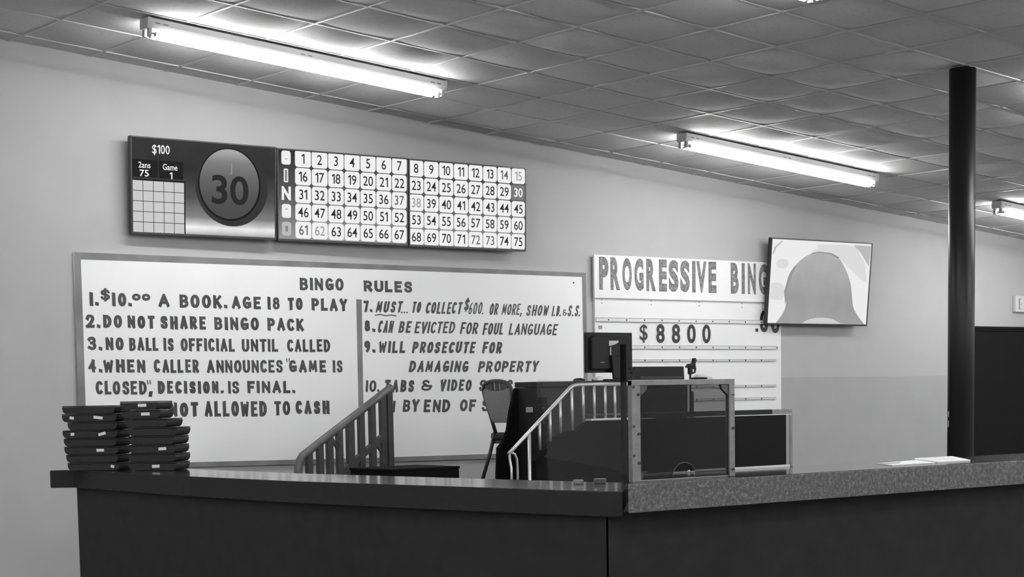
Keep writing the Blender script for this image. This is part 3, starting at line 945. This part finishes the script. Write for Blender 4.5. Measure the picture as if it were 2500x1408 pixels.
DIG = [('$', 2.950, 3.047, 1.937, 2.106, 'black dollar symbol card on the sign, first of the 8800 row', 'dollar'),
       ('8', 3.158, 3.264, 1.935, 2.110, 'black figure 8 card next to the dollar symbol on the sign', 'eight'),
       ('8', 3.358, 3.465, 1.934, 2.111, 'second black figure 8 card from the dollar symbol, beside a zero', 'eight'),
       ('0', 3.558, 3.669, 1.935, 2.111, 'black figure 0 card right after the two eights on the sign', 'zero'),
       ('0', 3.758, 3.868, 1.936, 2.111, 'black figure 0 card that ends the 8800 row on the sign', 'zero'),
       ('.', 4.486, 4.521, 2.049, 2.080, 'black decimal point card left of the half-hidden cents on the sign', 'point'),
       ('0', 4.544, 4.665, 2.044, 2.255, 'first black cents zero, half hidden by the tilted screen', 'zero'),
       ('0', 4.702, 4.828, 2.038, 2.250, 'last black cents zero at the sign edge under the tilted screen', 'zero')]
for ch, xa, xb, za, zb, lab, _k in DIG:
    t = thing('number_card', lab, 'sign number', ((xa + xb) / 2, -0.0305, za), (0, 0, 0), 'number cards on the sign tracks')
    hw = (xb - xa) / 2
    h = zb - za
    MB().box(-hw - 0.02, hw + 0.02, -0.0006, 0.0006, -0.025, max(h, 0.17) + 0.01).build('clear_card', M['card'], t)
    q = MB()
    if ch == '.':
        q.box(-hw, hw, -0.0016, -0.0008, 0, h)
    else:
        q.text(ch, -hw, hw, 0, h, -0.0016, 0.026 if ch != '$' else 0.008)
    q.build('printed_figure', M['digit'], t)

# thermostat on the wall, cut by the edge of the photo
t = thing('thermostat_box', 'pale thermostat box on the wall above the dark panelling', 'thermostat', (8.65, 0, 2.30))
MB().box(0, 0.24, -0.045, -0.001, 0, 0.180, 0.006).build('cover', M['pale'], t)
MB().box(0.055, 0.10, -0.052, -0.0455, 0.03, 0.15, 0.004).build('dial_window', M['grey'], t)
MB().box(0.065, 0.10, -0.055, -0.0525, 0.085, 0.14, 0.002).box(0.065, 0.10, -0.055, -0.0525, 0.036, 0.078, 0.002).build('slider', M['pale'], t)

# ================================================================== POLE
pl = thing('support_pole', 'round black painted pole from floor to ceiling behind the speckled counter', 'pole', (1.85, -4.45, 0))
zt = ceil_z(1.85)
MB().cyl((0, 0, 0), (0, 0, zt - 0.012), 0.090, n=48).build('shaft', M['pole'], pl)
MB().box(0.080, 0.106, -0.012, 0.012, zt - 0.085, zt - 0.070, 0.003).box(0.080, 0.102, -0.012, 0.012, zt - 0.115, zt - 0.102, 0.003).build('clip', M['plastic'], pl)
MB().box(-0.0835, -0.0775, 0.035, 0.047, 1.27, 1.31, 0.002).build('bracket', M['grey'], pl)
MB().box(-0.0835, -0.0775, 0.035, 0.047, 1.20, 1.245, 0.002).build('bracket', M['grey'], pl)

# ================================================================== COUNTERS
lc = thing('service_counter', 'long black laminate counter running back to the wall, stacked with black cases', 'counter', (0, 0, 0))
FRONT = [(-4.01, -2.50), (-3.905, -2.60), (-3.93, -3.25), (-3.955, -4.05), (-3.950, -4.99), (-3.815, -6.22), (-3.735, -6.97), (-3.690, -7.035)]
BACK = [(-3.215, -6.545), (-3.295, -5.9), (-3.455, -4.2), (-3.44, -2.48)]
MB().prism(FRONT + BACK, 0.99, 1.09, 'z', 0.004).build('countertop', M['slab'], lc)
MB().prism([(-4.006, -2.504), (-3.903, -2.604), (-3.927, -3.25), (-3.952, -4.05), (-3.947, -4.99), (-3.812, -6.22), (-3.732, -6.97), (-3.689, -7.031), (-3.219, -6.548), (-3.299, -5.9), (-3.458, -4.2), (-3.444, -2.484)], 1.0901, 1.0912, 'z').build('polished_top', M['lam'], lc)
MB().prism([(-3.885, -2.585), (-3.905, -3.25), (-3.925, -4.05), (-3.920, -4.97), (-3.785, -6.2), (-3.715, -6.965), (-3.27, -6.50), (-3.35, -5.9), (-3.50, -4.2), (-3.49, -2.585)], 0.0, 0.9895, 'z').build('front_panel', M['cab'], lc)
rc = thing('service_counter', 'counter with the thick grey speckled laminate edge, in front right', 'counter', (0, 0, 0))
MB().prism([(-3.698, -7.076), (1.3, -7.06), (1.3, -6.545), (-3.170, -6.540)], 1.0065, 1.12, 'z', 0.003).build('countertop', M['granite'], rc)
MB().prism([(-3.695, -7.074), (1.299, -7.058), (1.299, -6.547), (-3.170, -6.542)], 1.1202, 1.1215, 'z').build('polished_top', M['lam'], rc)
MB().prism([(-3.710, -6.972), (1.28, -6.972), (1.28, -6.60), (-3.235, -6.60), (-3.265, -6.505)], 0.0, 1.006, 'z').build('front_panel', M['cab'], rc)
ZT = 1.1216

# clear shield bolted on the counter corner
sh = thing('counter_shield', 'aluminium framed plexiglass shield with pass-through arch on the counter corner', 'shield', (-3.604, -6.99, ZT))
MB().box(0, 0.046, -0.012, 0.012, 0, 0.4015, 0.002).build('post', M['alu'], sh)
MB().box(0.546, 0.578, -0.012, 0.012, 0, 0.4015, 0.002).build('post', M['alu'], sh)
MB().box(0, 0.578, -0.0125, 0.0125, 0.380, 0.4022, 0.002).build('top_bar', M['alu'], sh)
MB().box(0.046, 0.546, -0.006, 0.006, 0, 0.006, 0.001).build('bottom_channel', M['alu'], sh)
for s, xa in ((1, 0.047), (-1, 0.545)):
    MB().prism([(xa, 0.3795), (xa + s * 0.042, 0.3795), (xa + s * 0.036, 0.362), (xa, 0.335)], -0.007, 0.007, 'y').build('corner_gusset', M['dimedge'], sh)
arch = [(0.047, 0.0065), (0.228, 0.0065)] + [(0.294 - 0.066 * math.cos(math.radians(a)), 0.012 + 0.058 * math.sin(math.radians(a))) for a in range(0, 181, 12)] + [(0.360, 0.0065), (0.545, 0.0065), (0.545, 0.379), (0.047, 0.379)]
MB().prism(arch, -0.0025, 0.0025, 'y').build('front_pane', M['smoke'], sh)
MB().tube([(0.294 - 0.066 * math.cos(math.radians(a)), -0.003, 0.010 + 0.058 * math.sin(math.radians(a))) for a in range(0, 181, 12)], 0.0014, n=6).build('arch_edge', M['dimedge'], sh)
q = MB()
for zz in (0.355, 0.20, 0.085):
    q.cyl((0.036, -0.0125, zz - 0.01), (0.036, -0.0165, zz - 0.01), 0.006, n=10)
    q.cyl((0.008, -0.0125, zz + 0.02), (0.008, -0.0165, zz + 0.02), 0.005, n=10)
q.cyl((0.566, -0.0125, 0.20), (0.566, -0.0165, 0.20), 0.006, n=10).box(0.556, 0.576, -0.0140, -0.0125, 0.335, 0.339).cyl((0.566, -0.0125, 0.03), (0.566, -0.0165, 0.03), 0.006, n=10)
q.build('screw', M['slot'], sh)
sp = MB()
b = sp.b
A, B = Vector((0.006, 0.014, -0.030)), Vector((0.234, 0.850, -0.030))
nrm = Vector((0.85, -0.232, 0)).normalized() * 0.0025
for (p, h0, h1) in ((A, 0, 0.425), (B, 0, 0.450)):
    pass
vs = [b.verts.new(v) for v in (A - nrm, A + nrm, B + nrm, B - nrm, A - nrm + Vector((0, 0, 0.425)), A + nrm + Vector((0, 0, 0.425)), B + nrm + Vector((0, 0, 0.450)), B - nrm + Vector((0, 0, 0.450)))]
for f in ((0, 1, 2, 3), (4, 5, 6, 7), (0, 1, 5, 4), (1, 2, 6, 5), (2, 3, 7, 6), (3, 0, 4, 7)):
    b.faces.new([vs[i] for i in f])
sp.build('side_pane', M['clear'], sh)

# low dark screen at the back edge of the counter
lb = thing('counter_back_board', 'low black board with aluminium end post at the back edge of speckled counter', 'screen', (-3.19, -6.556, ZT))
MB().box(0, 0.955, -0.006, 0.006, 0.011, 0.240).build('board', M['panel'], lb)
MB().box(0, 0.860, -0.008, 0.008, 0.244, 0.266, 0.002).build('top_rail', M['plastic'], lb)
MB().box(0.862, 0.996, -0.008, 0.008, 0.244, 0.266, 0.002).build('top_rail_end', M['alu'], lb)
MB().box(0.585, 0.99, -0.0085, 0.006, 0.240, 0.2435).build('bright_strip', M['rail'], lb)
MB().box(0.955, 0.978, -0.007, 0.007, 0.011, 0.240, 0.001).build('glazing_strip', M['grey'], lb)
MB().box(0.978, 0.996, -0.010, 0.010, 0.0, 0.240, 0.002).build('end_post', M['alu'], lb)
MB().box(0, 0.589, -0.010, 0.010, 0.0, 0.004, 0.001).build('bottom_channel', M['alu'], lb)
MB().box(0.59, 0.978, -0.010, 0.010, 0.0, 0.0105, 0.001).build('bottom_channel', M['rail'], lb)

# loose papers
t = thing('paper_sheet', 'white printed sheet lying on the speckled counter, its near corner dark', 'paper', (0, 0, ZT))
MB().prism([(-1.80, -6.735), (-1.93, -6.93), (-1.62, -6.93), (-1.42, -6.66)], 0.0005, 0.004, 'z').build('sheet', M['paper'], t)
MB().prism([(-1.80, -6.740), (-1.865, -6.84), (-1.78, -6.845), (-1.66, -6.765)], 0.0045, 0.005, 'z').build('printed_corner', M['grey'], t)
t = thing('magazine', 'thin pale magazine beside the printed sheet, nearer the pole', 'magazine', (0, 0, ZT))
MB().prism([(-1.41, -6.65), (-1.60, -6.93), (-1.36, -6.935), (-1.01, -6.56), (-1.30, -6.555)], 0.0005, 0.007, 'z').build('pages', M['paper'], t)
MB().prism([(-1.40, -6.66), (-1.50, -6.80), (-1.30, -6.80), (-1.10, -6.58), (-1.29, -6.57)], 0.0075, 0.0079, 'z').build('cover_picture', M['sign'], t)
def small_box(name, label, cat, x, y, z, dx, dy, dz, m, r=0):
    t = MB().box(-dx / 2, dx / 2, -dy / 2, dy / 2, 0, dz, min(dx, dy, dz) * 0.15).build(name, m, None, (x, y, z))
    t.rotation_euler = (0, 0, r)
    return tag(t, label, cat)
small_box('card_reader', 'small grey box on the black counter behind the side pane, left of the thin post', 'card reader', -3.40, -6.44, 1.0915, 0.024, 0.04, 0.018, M['grey'], 0.4)
small_box('stapler', 'small dark lump on the black counter right by the thin black post', 'stapler', -3.33, -6.50, 1.0915, 0.03, 0.05, 0.022, M['dimedge'], 0.7)
t = thing('tag_holder', 'small white tag holder on the speckled counter behind the tinted pane', 'tag holder', (-3.42, -6.84, ZT + .0005))
MB().box(-0.014, 0.014, -0.012, 0.012, 0, 0.026, 0.002).build('block', M['label'], t)
MB().box(-0.045, 0.045, -0.004, 0.004, 0.0265, 0.030).build('strip', M['pale'], t)

# ================================================================== BINGO CASES ON THE BLACK COUNTER
def case(label, x, y, z, ang, wd=0.335, dp=0.20, h=0.043, lab=(), lean=0.0):
    t = thing('bingo_case', label, 'case', (x, y, z), (0, lean, ang), 'black cases stacked on the counter end')
    w2 = wd / 2
    r = 0.016
    MB().prism([(-w2 + 0.020, 0.0005), (w2 - 0.020, 0.0005), (w2 - 0.007, h * 0.22), (w2 - 0.001, h * 0.50), (w2, h * 0.84), (-w2, h * 0.84), (-w2 + 0.001, h * 0.50), (-w2 + 0.007, h * 0.22)], -dp / 2, dp / 2, 'y', 0.003).build('case_shell', M['case'], t)
    MB().box(-w2 + 0.001, w2 - 0.001, -dp / 2 - 0.002, dp / 2, h * 0.86, h * 0.995, 0.003).build('case_lid', M['case'], t)
    k = 0
    for lx, lw, tilt in lab:
        o = MB().box(-lw / 2, lw / 2, -0.001, 0.001, -h * 0.17, h * 0.17).build('paper_label', M['label'], t, (lx, -dp / 2 - 0.0016, h * 0.52))
        o.rotation_euler = (0, tilt, 0)
    return t
ANG = math.atan2(-0.78, 0.62)
ux, uy = 0.62, -0.78
def stack(cx, cy, rows, HC):
    for i, (off, wd, lab, da, txt) in enumerate(rows):
        case(txt, cx + ux * off, cy + uy * off, 1.0914 + i * HC, ANG + da, wd=wd, lab=lab, h=HC - 0.0005)
LEFT = [(0.010, 0.320, ((0.115, 0.022, 0.3),), 0.02, 'black case at the very bottom of the left stack, resting on the counter'),
        (0.006, 0.325, (), -0.02, 'black unlabelled case second from the bottom of the left stack'),
        (-0.002, 0.330, ((0.055, 0.045, 0.0),), 0.03, 'black case with a level label, third up in the left stack'),
        (-0.002, 0.330, (), -0.03, 'black unlabelled case fourth up in the left stack'),
        (-0.006, 0.335, ((0.075, 0.045, -0.25), (-0.105, 0.022, -0.08)), 0.02, 'black case with a steeply slanting label, fifth up in the left stack'),
        (0.016, 0.310, (), -0.04, 'black case set back to the right, sixth up in the left stack'),
        (-0.006, 0.335, ((0.055, 0.054, 0.12), (-0.105, 0.026, 0.12)), 0.02, 'black case with a bright label, second from the top of the left stack'),
        (-0.004, 0.330, (), -0.02, 'unlabelled black case topping the left stack')]
RIGHT = [(0.045, 0.285, ((0.02, 0.045, -0.03),), 0.01, 'black labelled case at the very bottom of the right stack'),
         (0.045, 0.290, (), -0.02, 'black unlabelled case second from the bottom of the right stack'),
         (0.045, 0.285, ((0.06, 0.045, -0.07),), 0.03, 'black labelled case third up in the right stack'),
         (0.045, 0.280, (), -0.02, 'black unlabelled case fourth up in the right stack'),
         (0.050, 0.295, (), 0.02, 'black case jutting farthest right, fifth up in the right stack'),
         (0.018, 0.265, (), -0.03, 'black rounded case third from the top of the right stack'),
         (-0.018, 0.235, ((0.03, 0.050, -0.02),), 0.02, 'black labelled case second from the top of the right stack'),
         (-0.022, 0.230, ((0.02, 0.050, -0.02),), -0.01, 'black labelled case topping the right stack, highest of all cases')]
stack(-3.820, -2.755, LEFT, 0.0460)
stack(-3.655, -3.080, RIGHT, 0.0485)

# ================================================================== STAGE, STAIRS AND RAILS
st = tag(MB().box(-0.69, 4.75, -2.12, -0.055, 0, 0.66, 0.006).build('caller_stage', M['stage']), 'black carpeted caller stage along the wall under the sign', 'stage')
t = thing('stage_steps', 'black steps up to the stage beneath the dark stair rail', 'steps', (0, 0, 0))
for i in range(3):
    xa = -1.53 + i * 0.28
    MB().box(xa, -0.6905 if i == 2 else xa + 0.279, -1.12, -0.30, 0, 0.165 * (i + 1), 0.004).build('step', M['stage'], t)
br = thing('stair_rail', 'dark painted steel stair rail slanting up in front of the rules board', 'railing', (0, 0, 0))
def hz(x):
    return 1.060 + (x + 1.485) / 0.808 * 0.491
MB().tube([(-1.516, -1.2, 0.62), (-1.514, -1.2, 0.92), (-1.510, -1.2, 0.985), (-1.498, -1.2, 1.03), (-1.470, -1.2, hz(-1.470)), (-1.2, -1.2, hz(-1.2)), (-0.675, -1.2, hz(-0.675))], 0.030, n=12).build('handrail', M['brownrail'], br)
for i, x in enumerate((-1.417, -1.323, -1.238, -1.152, -1.055, -0.957, -0.857, -0.761, -0.700)):
    wd = 0.024 if i != 4 else 0.030
    MB().box(x - wd, x + wd, -1.2 - 0.02, -1.2 + 0.02, max(0.17, hz(x) - 0.90) if x < -0.71 else 0.664, hz(x) - 0.012, 0.003).build('baluster', M['brown'], br)
MB().prism([(-1.50, 0.66), (-0.745, 1.175), (-0.745, 1.225), (-1.50, 0.71)], -1.223, -1.178, 'y').build('lower_rail', M['brown'], br)
MB().prism([(-1.48, 0.30), (-1.0, 0.72), (-1.0, 1.00), (-1.48, 0.67)], -1.215, -1.19, 'y').build('stringer_plate', M['brown'], br)
MB().prism([(-1.235, 1.20), (-1.215, 1.20), (-1.150, 1.09), (-1.165, 1.075)], -1.213, -1.195, 'y').prism([(-0.835, 1.12), (-0.815, 1.135), (-0.765, 1.07), (-0.765, 1.045)], -1.213, -1.195, 'y').build('scroll_piece', M['brown'], br)
cr = thing('storage_crate', 'low black crate behind the counter at the foot of dark stair rail', 'crate', (-1.32, -2.25, 0))
MB().box(-0.278, 0.278, -0.25, 0.25, 0, 0.985, 0.006).build('body', M['cloth'], cr)
MB().box(-0.282, 0.282, -0.254, 0.254, 0.9855, 1.003, 0.004).build('lid', M['cloth'], cr)
MB().box(0.284, 0.345, -0.02, 0.02, 0.985, 0.998, 0.003).box(0.279, 0.300, -0.02, 0.02, 0.94, 0.985, 0.002).build('handle', M['grey'], cr)

kw = tag(MB().prism([(-0.63, 0), (-0.63, 1.03), (-0.58, 1.085), (-0.50, 1.125), (-0.43, 1.185), (-0.33, 1.222), (-0.235, 1.225), (-0.15, 1.285), (0.62, 1.285), (0.62, 0)], -2.82, -2.76, 'y').build('stair_knee_wall', M['cloth']), 'black stepped side wall carrying the silver rail', 'low wall')
sr = thing('stair_rail', 'silver stair rail with thin balusters in front of the black caller desk', 'railing', (0, 0, 0))
Y2 = -2.79
RT = [(-0.845, Y2, 1.080), (-0.75, Y2, 1.155), (-0.55, Y2, 1.312), (-0.315, Y2, 1.497), (-0.285, Y2, 1.520), (-0.262, Y2, 1.532), (-0.22, Y2, 1.539), (-0.10, Y2, 1.540), (0.245, Y2, 1.538)]
MB().tube(RT, 0.013, n=10).build('handrail', M['silver'], sr)
MB().tube([(-0.862, Y2 - .05, 0.0), (-0.862, Y2 - .05, 0.93), (-0.862, Y2 - .05, 0.99), (-0.850, Y2 - .02, 1.05), (-0.835, Y2, 1.083), (-0.812, Y2, 1.088), (-0.790, Y2, 1.078), (-0.772, Y2, 1.045), (-0.768, Y2, 0.99), (-0.768, Y2, 0.0)], 0.0085, n=8).build('end_loop', M['silver'], sr)
for x, zb, ztp in ((-0.661, 0.0, 1.222), (-0.566, 1.100, 1.297), (-0.472, 1.155, 1.371), (-0.379, 1.207, 1.444), (-0.272, 1.226, 1.520), (-0.168, 1.275, 1.536), (-0.066, 1.286, 1.537), (0.037, 1.286, 1.537), (0.128, 1.286, 1.537), (0.222, 1.286, 1.537)):
    MB().cyl((x, Y2, zb), (x, Y2, ztp), 0.0095 if zb > 0 else 0.012, n=10).build('baluster', M['silver'], sr)
MB().tube([(-0.14, Y2, 1.328), (0.245, Y2, 1.326)], 0.007, n=8).build('lower_rail', M['brown'], sr)
MB().box(-0.135, 0.48, -2.832, -2.8205, 1.290, 1.302, 0.002).box(-0.135, 0.48, -2.8205, -2.77, 1.2865, 1.302, 0.002).build('bright_nosing', M['silver'], sr)

# ================================================================== CALLER DESK AND WHAT STANDS ON IT
dk = thing('caller_desk', 'tall black-draped caller desk on the stage, carrying monitor and printer', 'desk', (0, 0, 0))
MB().box(0.116, 1.630, -2.000, -1.69, 0.664, 1.530, 0.004).build('front_panel', M['plastic'], dk)
MB().prism([(0.1145, 1.530), (0.098, 1.526), (0.047, 1.367), (0.019, 1.215), (-0.018, 1.139), (-0.078, 1.089), (-0.090, 0.90), (-0.090, 0.664), (0.1145, 0.664)], -1.72, -1.69, 'y', 0.003).build('side_drape', M['cloth'], dk)
MB().box(0.114, 2.05, -2.012, -1.685, 1.531, 1.572, 0.004).build('desktop', M['plastic'], dk)
MB().box(1.610, 1.630, -2.0115, -2.0005, 0.664, 1.5305, 0.003).build('leg', M['rail'], dk)
MB().box(0.109, 0.1155, -1.90, -1.82, 1.345, 1.385, 0.003).build('outlet_plate', M['grey'], dk)

mo = thing('computer_monitor', 'black computer monitor seen from behind on the caller desk', 'monitor', (0.888, -1.90, 1.573), (0.0, 0, 0))
MB().box(-0.238, 0.238, 0.002, 0.03, 0.062, 0.368, 0.005).build('screen_panel', M['plastic'], mo)
MB().prism([(-0.205, 0.085), (0.205, 0.085), (0.205, 0.325), (0.17, 0.345), (-0.17, 0.345), (-0.205, 0.325)], -0.030, 0.0015, 'y', 0.010).build('rear_shell', M['plastic'], mo)
MB().prism([(-0.028, 0.19), (0.065, 0.19), (0.20, 0.012), (-0.005, 0.012)], -0.052, -0.031, 'y', 0.006).build('stand_neck', M['plastic'], mo)
MB().prism([(-0.12, -0.09), (0.19, -0.09), (0.19, 0.08), (-0.12, 0.08)], 0.0005, 0.012, 'z', 0.004).build('stand_foot', M['plastic'], mo)
MB().prism([(-0.035, 0.265), (0.020, 0.275), (0.062, 0.292), (0.062, 0.305), (-0.035, 0.305)], -0.033, -0.0308, 'y').build('silver_badge', M['pale'], mo)
MB().box(-0.034, -0.018, -0.040, -0.0308, 0.195, 0.258, 0.003).build('hinge_slot', M['grey'], mo)
MB().box(-0.125, -0.08, -0.034, -0.0308, 0.138, 0.143).build('port_slot', M['grey'], mo)
pr = thing('receipt_printer', 'flat black printer on the caller desk right of the monitor', 'printer', (1.44, -1.86, 1.573))
MB().prism([(-0.285, 0.0), (0.285, 0.0), (0.280, 0.108), (-0.235, 0.108), (-0.285, 0.072)], 0.0, 0.16, 'y', 0.005).build('body', M['plastic'], pr)
MB().box(-0.20, 0.26, -0.004, -0.0005, 0.012, 0.030).build('paper_slot', M['slot'], pr)
cp = tag(MB().prism([(-0.04, 0), (0.018, 0), (0.02, 0.03), (0.0, 0.036), (-0.02, 0.022), (-0.045, 0.030)], -0.03, 0.02, 'y', 0.006).build('crumpled_paper', M['paper'], None, (0.715, -1.965, 1.5735)), 'crumpled white paper under the left edge of the monitor', 'paper')
tag(MB().lathe([(0.045, 0), (0.048, 0.008), (0.035, 0.018), (0.012, 0.022)], n=20).build('ink_pad', M['plastic'], None, (0.545, -1.93, 1.5735)), 'small flat black round pad on the desk left of the monitor', 'ink pad')
cs = thing('camera_stand', 'thin black stand with clamp head rising right of the printer', 'camera stand', (2.045, -1.60, 0.661))
MB().cyl((0, 0, 0), (0, 0, 0.82), 0.028, n=16).build('lower_tube', M['plastic'], cs)
MB().cyl((0, 0, 0.82), (0, 0, 0.99), 0.009, n=10).build('upper_tube', M['plastic'], cs)
MB().lathe([(0.10, 0), (0.10, 0.012), (0.03, 0.02)], n=24).build('foot', M['plastic'], cs)
MB().box(-0.018, 0.018, -0.014, 0.014, 0.960, 1.015, 0.004).build('knuckle', M['plastic'], cs)
MB().prism([(-0.05, 1.017), (0.045, 1.000), (0.055, 1.020), (0.03, 1.055), (0.0, 1.040), (-0.02, 1.047)], -0.016, 0.016, 'y', 0.003).build('clamp_jaw', M['plastic'], cs)
MB().prism([(0.02, 1.040), (0.035, 1.085), (0.028, 1.090), (0.060, 1.093), (0.052, 1.035)], -0.012, 0.012, 'y', 0.002).build('camera_head', M['plastic'], cs)
MB().tube([(0.0, 0, 0.985), (0.03, 0, 0.970), (0.05, 0, 0.975), (0.06, 0, 1.005), (0.052, 0, 1.035)], 0.008, n=8).build('cable_loop', M['plastic'], cs)
dm = thing('ball_dome', 'small pale dome with dark rim on the desk right of the camera stand', 'dome', (1.955, -1.83, 1.573))
MB().lathe([(0.085, 0), (0.083, 0.015), (0.070, 0.032), (0.045, 0.044), (0.015, 0.048)], n=28).build('dome', M['pale'], dm)
MB().tube([(-0.086 * math.cos(math.radians(a)) * 1.0, -0.086 * math.sin(math.radians(a)), 0.010) for a in range(-70, 71, 10)], 0.010, n=8).build('rim', M['plastic'], dm)
po = thing('thin_post', 'thin black upright post behind the side pane, crossing the monitor', 'post', (-2.638, -5.9, 0))
MB().box(-0.011, 0.011, -0.011, 0.011, 0.012, 1.705, 0.003).build('upright', M['post'], po)
MB().box(-0.12, 0.12, -0.12, 0.12, 0.0005, 0.0115, 0.003).build('foot_plate', M['plastic'], po)

# ================================================================== BANQUET CHAIR
ch = thing('banquet_chair', 'grey vinyl banquet chair with rounded back standing against the rules board', 'chair', (0.880, -0.88, 0.661), (0, 0, -0.09))
def bx(z):      # the back leans away from the seat
    return -0.20 - (z - 0.50) * 0.20
def side(w):
    return [(bx(z), w * f, z) for z, f in ((0.50, 0.140), (0.62, 0.165), (0.76, 0.198), (0.84, 0.210), (0.885, 0.195))]
top = [(bx(0.885 + 0.048 * math.sin(math.radians(a))), 0.195 * math.cos(math.radians(a)), 0.885 + 0.048 * math.sin(math.radians(a))) for a in range(15, 180, 15)]
MB().tube(side(1) + top + side(-1)[::-1], 0.015, n=10).build('back_frame', M['chairmetal'], ch)
def padpts(dx):
    P = []
    for z, hw in ((0.595, 0.135), (0.64, 0.146), (0.72, 0.170), (0.80, 0.193), (0.85, 0.192), (0.872, 0.172), (0.852, 0.09), (0.845, 0.0)):
        P.append((bx(z) + dx, hw, z))
    return P
pm = MB()
for dx in (-0.020, 0.034):
    pass
R1, R2 = padpts(-0.022), padpts(0.034)
ring1 = [pm.b.verts.new(p) for p in R1] + [pm.b.verts.new((p[0], -p[1], p[2])) for p in R1[-2::-1]]
ring2 = [pm.b.verts.new(p) for p in R2] + [pm.b.verts.new((p[0], -p[1], p[2])) for p in R2[-2::-1]]
pm.b.faces.new(ring1); pm.b.faces.new(ring2[::-1])
for i in range(len(ring1)):
    j = (i + 1) % len(ring1)
    pm.b.faces.new((ring1[i], ring2[i], ring2[j], ring1[j]))
bmesh.ops.bevel(pm.b, geom=[e for e in pm.b.edges], offset=0.008, segments=2, affect='EDGES')
pm.build('backrest', M['vinyl'], ch)
gp = MB()
for ya, yb in ((-0.165, -0.050), (-0.022, 0.022), (0.050, 0.165)):
    def lens(yv):
        return 0.849 + 0.028 * (abs(yv) / 0.17) ** 2, 0.885 + 0.046 * math.sqrt(max(0, 1 - (yv / 0.195) ** 2))
    P = []
    for f in (0, 0.5, 1):
        yv = ya + (yb - ya) * f
        P.append((yv, lens(yv)[0]))
    for f in (1, 0.5, 0):
        yv = ya + (yb - ya) * f
        P.append((yv, lens(yv)[1]))
    gp.prism(P, bx(0.88) - 0.008, bx(0.88) + 0.008, 'x')
gp.build('grip_plate', M['chairmetal'], ch)
MB().box(-0.215, 0.215, -0.21, 0.21, 0.452, 0.515, 0.022, 3).build('seat', M['case'], ch)
MB().box(-0.20, 0.20, -0.195, 0.195, 0.425, 0.451, 0.003).build('seat_frame', M['chairmetal'], ch)
for s in (-1, 1):
    MB().tube([(bx(0.52), s * 0.145, 0.53), (-0.205, s * 0.178, 0.46), (-0.225, s * 0.19, 0.36), (-0.345, s * 0.205, 0.006)], 0.015, n=10).build('leg', M['chairmetal'], ch)
    MB().tube([(0.19, s * 0.18, 0.43), (0.20, s * 0.19, 0.30), (0.215, s * 0.20, 0.006)], 0.013, n=10).build('leg', M['chairmetal'], ch)
